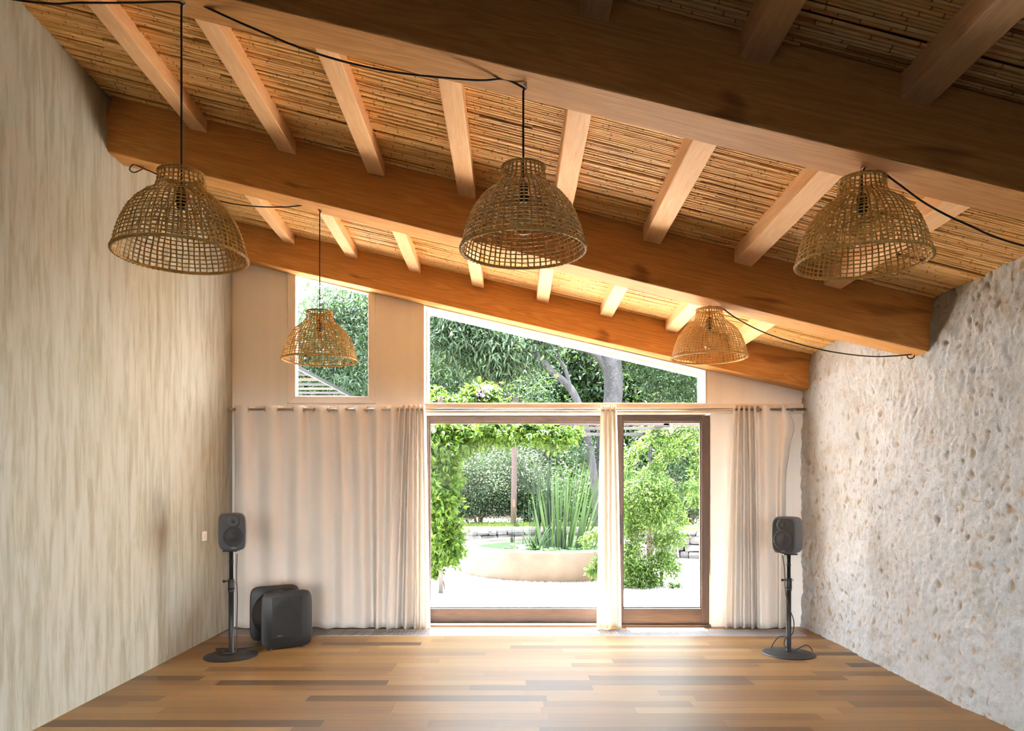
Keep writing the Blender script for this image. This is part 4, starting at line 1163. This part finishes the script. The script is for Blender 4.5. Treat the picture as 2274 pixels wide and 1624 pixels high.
# slatted canopy seen through the small window
t = thing('slatted_canopy', 'slatted canopy seen low through the small window', 'canopy', (-2.25, 0, 2.57))
m = MB(); m.box(-.014, .014, 7.2, 10.4, -.02, .02); obj('edge_bar', m, M['metal_grey'], t)
for k in range(7):
    yy = 7.62+.42*k
    m = MB(); m.box(-2.6, -.015, yy-.02, yy+.02, -.012, .012); obj('slat', m, M['orange_slat'] if k % 2 == 0 else M['metal_grey'], t)
for yy in (7.4, 10.2):
    m = MB(); m.box(-2.66, -2.60, yy-.03, yy+.03, -2.62, .03); obj('canopy_post', m, M['metal_grey'], t); m = MB(); m.box(-.02, .02, yy-.02, yy+.02, -2.62, -.021); obj('canopy_post', m, M['metal_grey'], t)

# climbing vine round the post, spreading along the pergola
t = thing('climbing_vine', 'bright green climbing vine on the thin post and along the pergola', 'vine', (at(979,0,Yp).x, Yp, -.04))
L0 = Vector(t.location)
blobs = []
def B(x, y, Y, rx, ry, rz): blobs.append((tuple(at(x, y, Y)-L0), (rx, ry, rz)))
for (x, y, r) in ((968,965,.20),(990,985,.22),(962,1020,.16),(985,1060,.17),(966,1090,.15),(985,1110,.13),(968,1145,.16),(985,1180,.17),(965,1200,.12),(996,1215,.15),(970,1240,.12),(1005,1238,.08),(962,1262,.07),(1003,1160,.07)): B(x, y, Yp+rr.uniform(-.2,.15), r, .2, r*1.15)
for (x, y, r, h) in ((1020,955,.25,.15),(1055,965,.25,.14),(1095,955,.28,.13),(1130,952,.28,.11),(1165,950,.22,.10),(1195,958,.18,.12),(1222,965,.16,.13),(1250,968,.14,.10),(1030,985,.15,.10),(1275,960,.09,.06)): B(x, y, Yp+rr.uniform(-.2,.5), r, .3, h)
for (x, y, r, h) in ((1000,905,.3,.12),(1060,885,.22,.10),(1085,880,.16,.12),(950,900,.3,.15)): B(x, y, Yp+.4, r, .3, h)
P, D = clumps(blobs, 7500, per=12, spread=.45, shell=.35); D[:,2] -= .7
th = RS.uniform(.5,.9,size=len(P)); ax = RS.normal(size=P.shape); ax -= D*(np.sum(ax*D,1)/np.sum(D*D,1))[:,None]; ax /= np.linalg.norm(ax,axis=1,keepdims=True); ax *= np.linalg.norm(D,axis=1,keepdims=True)
P3 = np.concatenate([P,P,P]); D3 = np.concatenate([D, D*np.cos(th)[:,None]+ax*np.sin(th)[:,None], D*np.cos(th)[:,None]-ax*np.sin(th)[:,None]])
leaves('vine_foliage', P3, D3, .078, M['lf_vine'], t, .36, nbias=(0,-.5,.5))
m = MB(); q = []
for i in range(40):
    a = i*.6; q.append((.045*math.cos(a), .045*math.sin(a), .05+i*.062))
m.tube(q, .009, 6); m.tube(smooth_path([(0,0,2.2),(.5,.1,2.2),(1.2,.1,2.18),(1.8,.1,2.15)], 6), .007, 6)
obj('vine_stem', m, M['bark_brown'], t, True)
for k, pts in enumerate(([(1090,878),(1115,862),(1150,845),(1165,862),(1185,858),(1205,842),(1235,838)],[(1100,890),(1130,886),(1143,875),(1141,862)],[(1222,960),(1262,953),(1288,958),(1290,966),(1270,972),(1235,984),(1236,975)],[(1255,890),(1270,884)])):
    m = MB(); m.tube(smooth_path([at(x, y, Yp+.3)-L0 for x, y in pts], 6), .0045, 5); obj('tendril', m, M['lf_vine'], t, True)
    if k < 3:
        P = np.array([list(at(x+rr.gauss(0,4), y+rr.gauss(0,3), Yp+.3)-L0) for x, y in pts for _ in range(5)]); leaves('tendril_leaves', P, RS.normal(size=P.shape), .05, M['lf_vine'], t, .5)
P, D = clumps([(tuple(at(1078,876,Yp+.3)-L0), (.10,.10,.07))], 160, per=8, spread=.5, shell=.2)
leaves('blossom', P, D, .05, M['blossom'], t, .7)['label'] = 'pale mauve flower cluster'

# feathery shrub before the right door
t = thing('feathery_shrub', 'bright feathery shrub growing outside the sliding door', 'shrub', (at(1440,0,9.7).x, 9.7, -.04))
L0 = Vector(t.location); blobs = []
for (x, y, r) in ((1440,1065,.17),(1420,1090,.2),(1465,1085,.16),(1405,1125,.2),(1450,1125,.22),(1495,1110,.13),(1425,1160,.2),(1470,1155,.18),(1400,1175,.13),(1510,1150,.12),(1535,1085,.12),(1545,1110,.10),
                  (1405,1215,.15),(1465,1200,.12),(1500,1195,.14),(1470,1240,.15),(1405,1260,.2),(1440,1265,.2),(1420,1295,.2),(1455,1300,.17),(1490,1260,.13),(1395,1300,.12),(1500,1300,.08)): blobs.append((tuple(at(x, y, 9.7+rr.uniform(-.25,.25))-L0), (r, .22, r*.8)))
for (x, y, r) in ((1385,1250,.1),(1330,1185,.10),(1322,1250,.09),(1318,1265,.08),(1330,1275,.08),(1300,1200,.07)): blobs.append((tuple(at(x, y, 9.6)-L0), (r, .15, r)))
P, D = clumps(blobs, 14000, per=16, spread=.36, shell=.25); D[:,2] -= .25
leaves('shrub_foliage', P, D, .055, M['lf_shrub'], t, .34, nbias=(0,-.3,.6))
for (xs, top) in (((1443,1250),(1436,1170)), ((1447,1250),(1442,1120)), ((1440,1300),(1405,1180)), ((1446,1290),(1490,1160))):
    m = MB(); a = at(xs[0], 1330, 9.7)-L0; a.z = 0; b = at(xs[0], xs[1], 9.7)-L0; c = at(top[0], top[1], 9.7)-L0
    m.tube(smooth_path([(0.02*(xs[0]-1440)/3, 0, 0), b, c], 6), [.017]*6+[.014,.012,.010,.008,.006,.005,.004], 7); obj('shrub_stem', m, M['bark_brown'], t, True)
# leafy branches that hang in from the upper right
t = thing('hanging_branches', 'arching leafy branches hanging over the right glass door', 'branches', tuple(at(1560,950,9.9)))
L0 = Vector(t.location); P, D = [], []
for pts in ([(1570,935),(1520,950),(1460,965),(1420,990),(1390,1020),(1376,1050)], [(1575,960),(1530,975),(1490,985),(1450,975)], [(1575,985),(1530,990),(1490,1000),(1470,1020),(1450,1045)], [(1580,1000),(1556,1020),(1550,1050),(1553,1080)], [(1560,938),(1500,942),(1440,945)]):
    W_ = [at(x, y, 9.9+rr.uniform(-.2,.2))-L0 for x, y in pts]; sp = smooth_path(W_, 8)
    m = MB(); m.tube(sp, [max(.002, .007*(1-i/len(sp))) for i in range(len(sp))], 5); obj('branch', m, M['bark_brown'], t, True)
    for p in sp:
        for _ in range(15):
            P.append([p.x+rr.gauss(0,.055), p.y+rr.gauss(0,.09), p.z+rr.gauss(-.01,.05)]); D.append([rr.gauss(-.4,.7), rr.gauss(0,.6), rr.gauss(-.4,.5)])
leaves('branch_foliage', np.array(P), np.array(D), .085, M['lf_shrub'], t, .28)

# black grill by the stone wall
p = at(1479, 1196, 12.6)
t = thing('garden_grill', 'small black lidded grill on pale legs by the stone wall', 'grill', (p.x, 12.6, -.04), .2)
m = MB(); m.loft([sup(.34,.28,4,28,0,0), sup(.38,.32,4,28,0,0)]); m.v = [(a, c, .42+(.16 if i >= 28 else 0)) for i, (a, b, c) in enumerate(m.v)]; obj('grill_bowl', m, M['black'], t)
m = MB(); m.loft([sup(.39,.33,4,28), sup(.37,.31,4,28), sup(.22,.18,4,28)]); m.v = [(a, c, (.585,.66,.72)[i//28]) for i, (a, b, c) in enumerate(m.v)]; obj('grill_lid', m, M['black'], t, True)
for sx1 in (-1, 1):
    for sy1 in (-1, 1):
        m = MB(); m.tube([(sx1*.13, sy1*.1, .43), (sx1*.19, sy1*.14, 0)], .013, 8); obj('leg', m, M['steel'], t, True)

# shrubs and trees
def shrub(label, x, y_mid, Y, rx, rz, n, mat, size, ratio, group=None, ground=.38, nm='garden_shrub', seed=0, shell=.55):
    rs = np.random.RandomState(seed+50); c = at(x, y_mid, Y)
    t = thing(nm, label, 'shrub', (c.x, Y, ground), 0, group)
    bl = []
    for k in range(9):
        a = rs.uniform(0, 6.28); q = rs.uniform(.25, .62)
        bl.append(((q*rx*math.cos(a), q*.8*rx*math.sin(a), c.z-ground+rz*rs.uniform(-.55,.5)), (rx*rs.uniform(.4,.62), rx*.5, rz*rs.uniform(.38,.55))))
    P, D = clumps(bl, n, rs, per=22, spread=.30, shell=shell); P[:,2] = np.maximum(P[:,2], .03)
    leaves('shrub_foliage', P, D, size, mat, t, ratio, rs)
    m = MB()
    for k in range(5):
        a = k*1.26; m.tube(smooth_path([(.05*math.cos(a), .05*math.sin(a), 0), (.2*rx*math.cos(a), .2*rx*math.sin(a), (c.z-ground)*.6), (.5*rx*math.cos(a), .5*rx*math.sin(a), c.z-ground+.3*rz)], 5), [.03]*5+[.02]*5+[.008], 6)
    obj('shrub_stem', m, M['bark_brown'], t, True)
    return t
G = 'shrubs behind the pond'
shrub('grey green small leaved shrub left of the wooden post', 1062, 1080, 16.3, 1.0, 1.05, 17000, M['lf_grey'], .050, .5, G, seed=1)
shrub('grey green small leaved shrub right behind the wooden post', 1170, 1080, 16.8, .95, 1.1, 14000, M['lf_grey'], .050, .5, G, seed=2)
shrub('dark low shrub behind the tall rushes', 1262, 1100, 16.4, 1.0, .95, 9000, M['lf_dark'], .07, .45, G, seed=3)
shrub('dark shrub behind the climbing vine post', 955, 1085, 16.6, 1.0, 1.1, 9000, M['lf_dark'], .06, .45, G, seed=4)
shrub('dark dense shrub behind the hanging branches', 1530, 1080, 15.6, 1.0, 1.15, 9000, M['lf_dark'], .065, .42, G, seed=5)
shrub('dark shrub left of the feathery one beyond the sliding door', 1400, 1110, 16.2, .9, .9, 8000, M['lf_dark'], .07, .45, G, seed=6)

def tree(nm, label, base, path, rad, blobs, n, mat, size, ratio, bark, droop=.2, limbs=(), group=None, seed=0, per=24, spread=.30, shell=.5):
    rs = np.random.RandomState(seed+90); L0 = Vector(base)
    t = thing(nm, label, 'tree', tuple(base), 0, group)
    m = MB(); sp = smooth_path([Vector(p)-L0 for p in path], 8); k = len(sp)
    m.tube(sp, [rad[0]+(rad[1]-rad[0])*i/(k-1) for i in range(k)], 14)
    obj('trunk', m, bark, t, True)
    for (lp, r0, r1) in limbs:
        m = MB(); sp = smooth_path([Vector(p)-L0 for p in lp], 8); k = len(sp)
        m.tube(sp, [r0+(r1-r0)*i/(k-1) for i in range(k)], 10); obj('limb', m, bark, t, True)
    P, D = clumps([(tuple(Vector(c)-L0), r) for c, r in blobs], n, rs, per, spread, shell); D[:,2] -= droop
    leaves('tree_foliage', P, D, size, mat, t, ratio, rs, nbias=(0,-.2,.5))
    return t
def a3(x, y, Y): return tuple(at(x, y, Y))
# the big grey trunk
Yt = 15.2
b0 = at(1335, 1180, Yt); b0.z = .38
tree('grey_trunk_tree', 'big tree with a thick grey trunk right of centre', tuple(b0),
     [tuple(b0), a3(1333,1050,Yt), a3(1345,960,Yt), a3(1362,880,Yt), a3(1358,800,Yt), a3(1350,740,Yt+.2), a3(1345,640,Yt+.3)], (.17,.22),
     [(a3(1420,760,Yt+.6), (1.1,.9,.7)), (a3(1500,830,Yt+.3), (.9,.8,.5)), (a3(1300,700,Yt+.6), (1.0,.9,.6)), (a3(1560,850,Yt+.4), (.8,.8,.6)), (a3(1400,650,Yt+.5), (1.6,1.2,.8)), (a3(1480,900,Yt+1.2), (.9,.5,.5)), (a3(1290,990,Yt-.3), (.45,.4,.4))],
     17000, M['lf_dark'], .095, .40, M['bark'], .35,
     [([a3(1350,830,Yt), a3(1325,790,Yt-.1), a3(1290,775,Yt-.2), a3(1250,760,Yt-.2)], .075, .03), ([a3(1352,800,Yt), a3(1330,765,Yt), a3(1300,740,Yt)], .06, .025), ([a3(1362,760,Yt), a3(1400,720,Yt), a3(1460,690,Yt)], .09, .03)], seed=1)
# the leaning spotted tree
Yl = 14.6
b0 = at(1330, 1170, Yl+.3); b0.z = .38
tree('leaning_tree', 'leaning tree with a pale spotted trunk bending to the left', tuple(b0),
     [tuple(b0), a3(1312,1010,Yl+.2), a3(1288,910,Yl), a3(1266,862,Yl), a3(1225,825,Yl), a3(1195,795,Yl), a3(1170,765,Yl)], (.085,.065),
     [(a3(1120,770,Yl), (.9,.7,.55)), (a3(1050,720,Yl+.2), (.9,.7,.5)), (a3(1180,730,Yl+.2), (.7,.6,.4)), (a3(1000,760,Yl+.4), (.7,.6,.6)), (a3(1010,690,Yl+.3), (.8,.6,.4)), (a3(1100,810,Yl+.5), (.6,.5,.35))],
     10500, M['lf_willow'], .15, .24, M['bark'], .9,
     [([a3(1266,862,Yl), a3(1255,820,Yl), a3(1240,795,Yl), a3(1225,770,Yl)], .05, .02), ([a3(1185,785,Yl), a3(1120,760,Yl), a3(1060,735,Yl)], .04, .012)], seed=2, per=18, spread=.4, shell=.3)
GB = 'trees closing the garden'
tree('bushy_tree', 'bushy mid green tree at the left of the wide window', a3(930,1030,18.5), [a3(930,1030,18.5), a3(960,900,18.5), a3(980,800,18.5), a3(1000,740,18.5)], (.13,.05),
     [(a3(985,810,18.3), (1.1,.9,.9)), (a3(1060,850,18.5), (1.0,.8,.7)), (a3(930,730,18.5), (1.2,1,1)), (a3(1150,870,18.8), (1.0,.8,.7)), (a3(960,880,18), (.9,.8,.6))], 17000, M['lf_dark'], .085, .36, M['bark_brown'], .3,
     [([a3(980,800,18.5), a3(1020,790,18), a3(1050,760,18)], .05, .015)], GB, seed=3)
tree('small_window_tree', 'silvery leaved tree filling the small window', a3(720,1040,16.5), [a3(720,1040,16.5), a3(735,900,16.5), a3(740,780,16.5), a3(745,660,16.5)], (.12,.05),
     [(a3(760,680,16.5), (.75,.7,.6)), (a3(700,740,16.8), (.6,.6,.6)), (a3(790,780,16.3), (.7,.6,.7)), (a3(720,850,16.5), (.8,.6,.6)), (a3(800,870,16), (.6,.6,.5)), (a3(815,690,16.6), (.8,.7,.6)), (a3(672,812,16.9), (.5,.5,.6)), (a3(655,850,16.9), (.6,.5,.6)), (a3(690,880,16.6), (.6,.5,.5)), (a3(650,760,17), (.45,.5,.5))], 15000, M['lf_willow'], .13, .26, M['bark'], .7, (), GB, seed=4)
far = [('dense tree closing the view behind the wide window, left one', -1.4, 23, 3.6, 10), ('dense tree closing the view behind the wide window, middle one', 2.2, 24, 3.8, 11), ('dense tree closing the view behind the wide window, right one', 6.2, 23, 3.8, 12), ('dense tree closing the view behind the small window', -6.2, 23.5, 2.6, 13)]
proto = None
for k, (lab, X, Y, r, sd) in enumerate(far):
    if proto is None:
        tt = tree('dense_tree', lab, (X, Y, .38), [(X,Y,.38),(X+.1,Y,2.0),(X,Y,4.5)], (.2,.08),
             [((X,Y,1.6),(r*.8,1.6,1.5)), ((X-1.6,Y,3.6),(r*.6,1.6,1.7)), ((X+1.6,Y,3.4),(r*.6,1.6,1.7)), ((X,Y,5.2),(r*.62,1.6,1.5)), ((X+.3,Y-.7,3.0),(r*.7,1.2,1.6))], 40000, M['lf_far'], .20, .5, M['bark_brown'], .2, (), GB, seed=sd, per=30, spread=.22)
        proto = tt
    else:
        c = proto.copy(); COL.objects.link(c); c.location = (X, Y, .38); c.rotation_euler = (0, 0, (.5, -.4, .35)[k-1]); c['label'] = lab
        for ch in list(proto.children):
            d = ch.copy(); COL.objects.link(d); d.parent = c
hz = MB()
rr = random.Random(12); hp = []
t = thing('clipped_hedge', 'tall dark hedge along the back of the garden', 'hedge', (0, 20.5, .38))
P, D = clumps([((x, rr.uniform(-.3,.3), rr.uniform(.5,1.7)), (1.0,.6,.9)) for x in np.arange(-8, 9, 1.0)], 26000, per=26, spread=.3, shell=.4); P[:,2] = np.maximum(P[:,2], .02)
leaves('hedge_foliage', P, D, .12, M['lf_far'], t, .5)
m = MB()
for x in np.arange(-8, 9, .8): m.tube([(x,0,0),(x+.05,.1,.9),(x,.0,1.9)], [.04,.03,.015], 6)
obj('hedge_stems', m, M['bark_brown'], t, True)
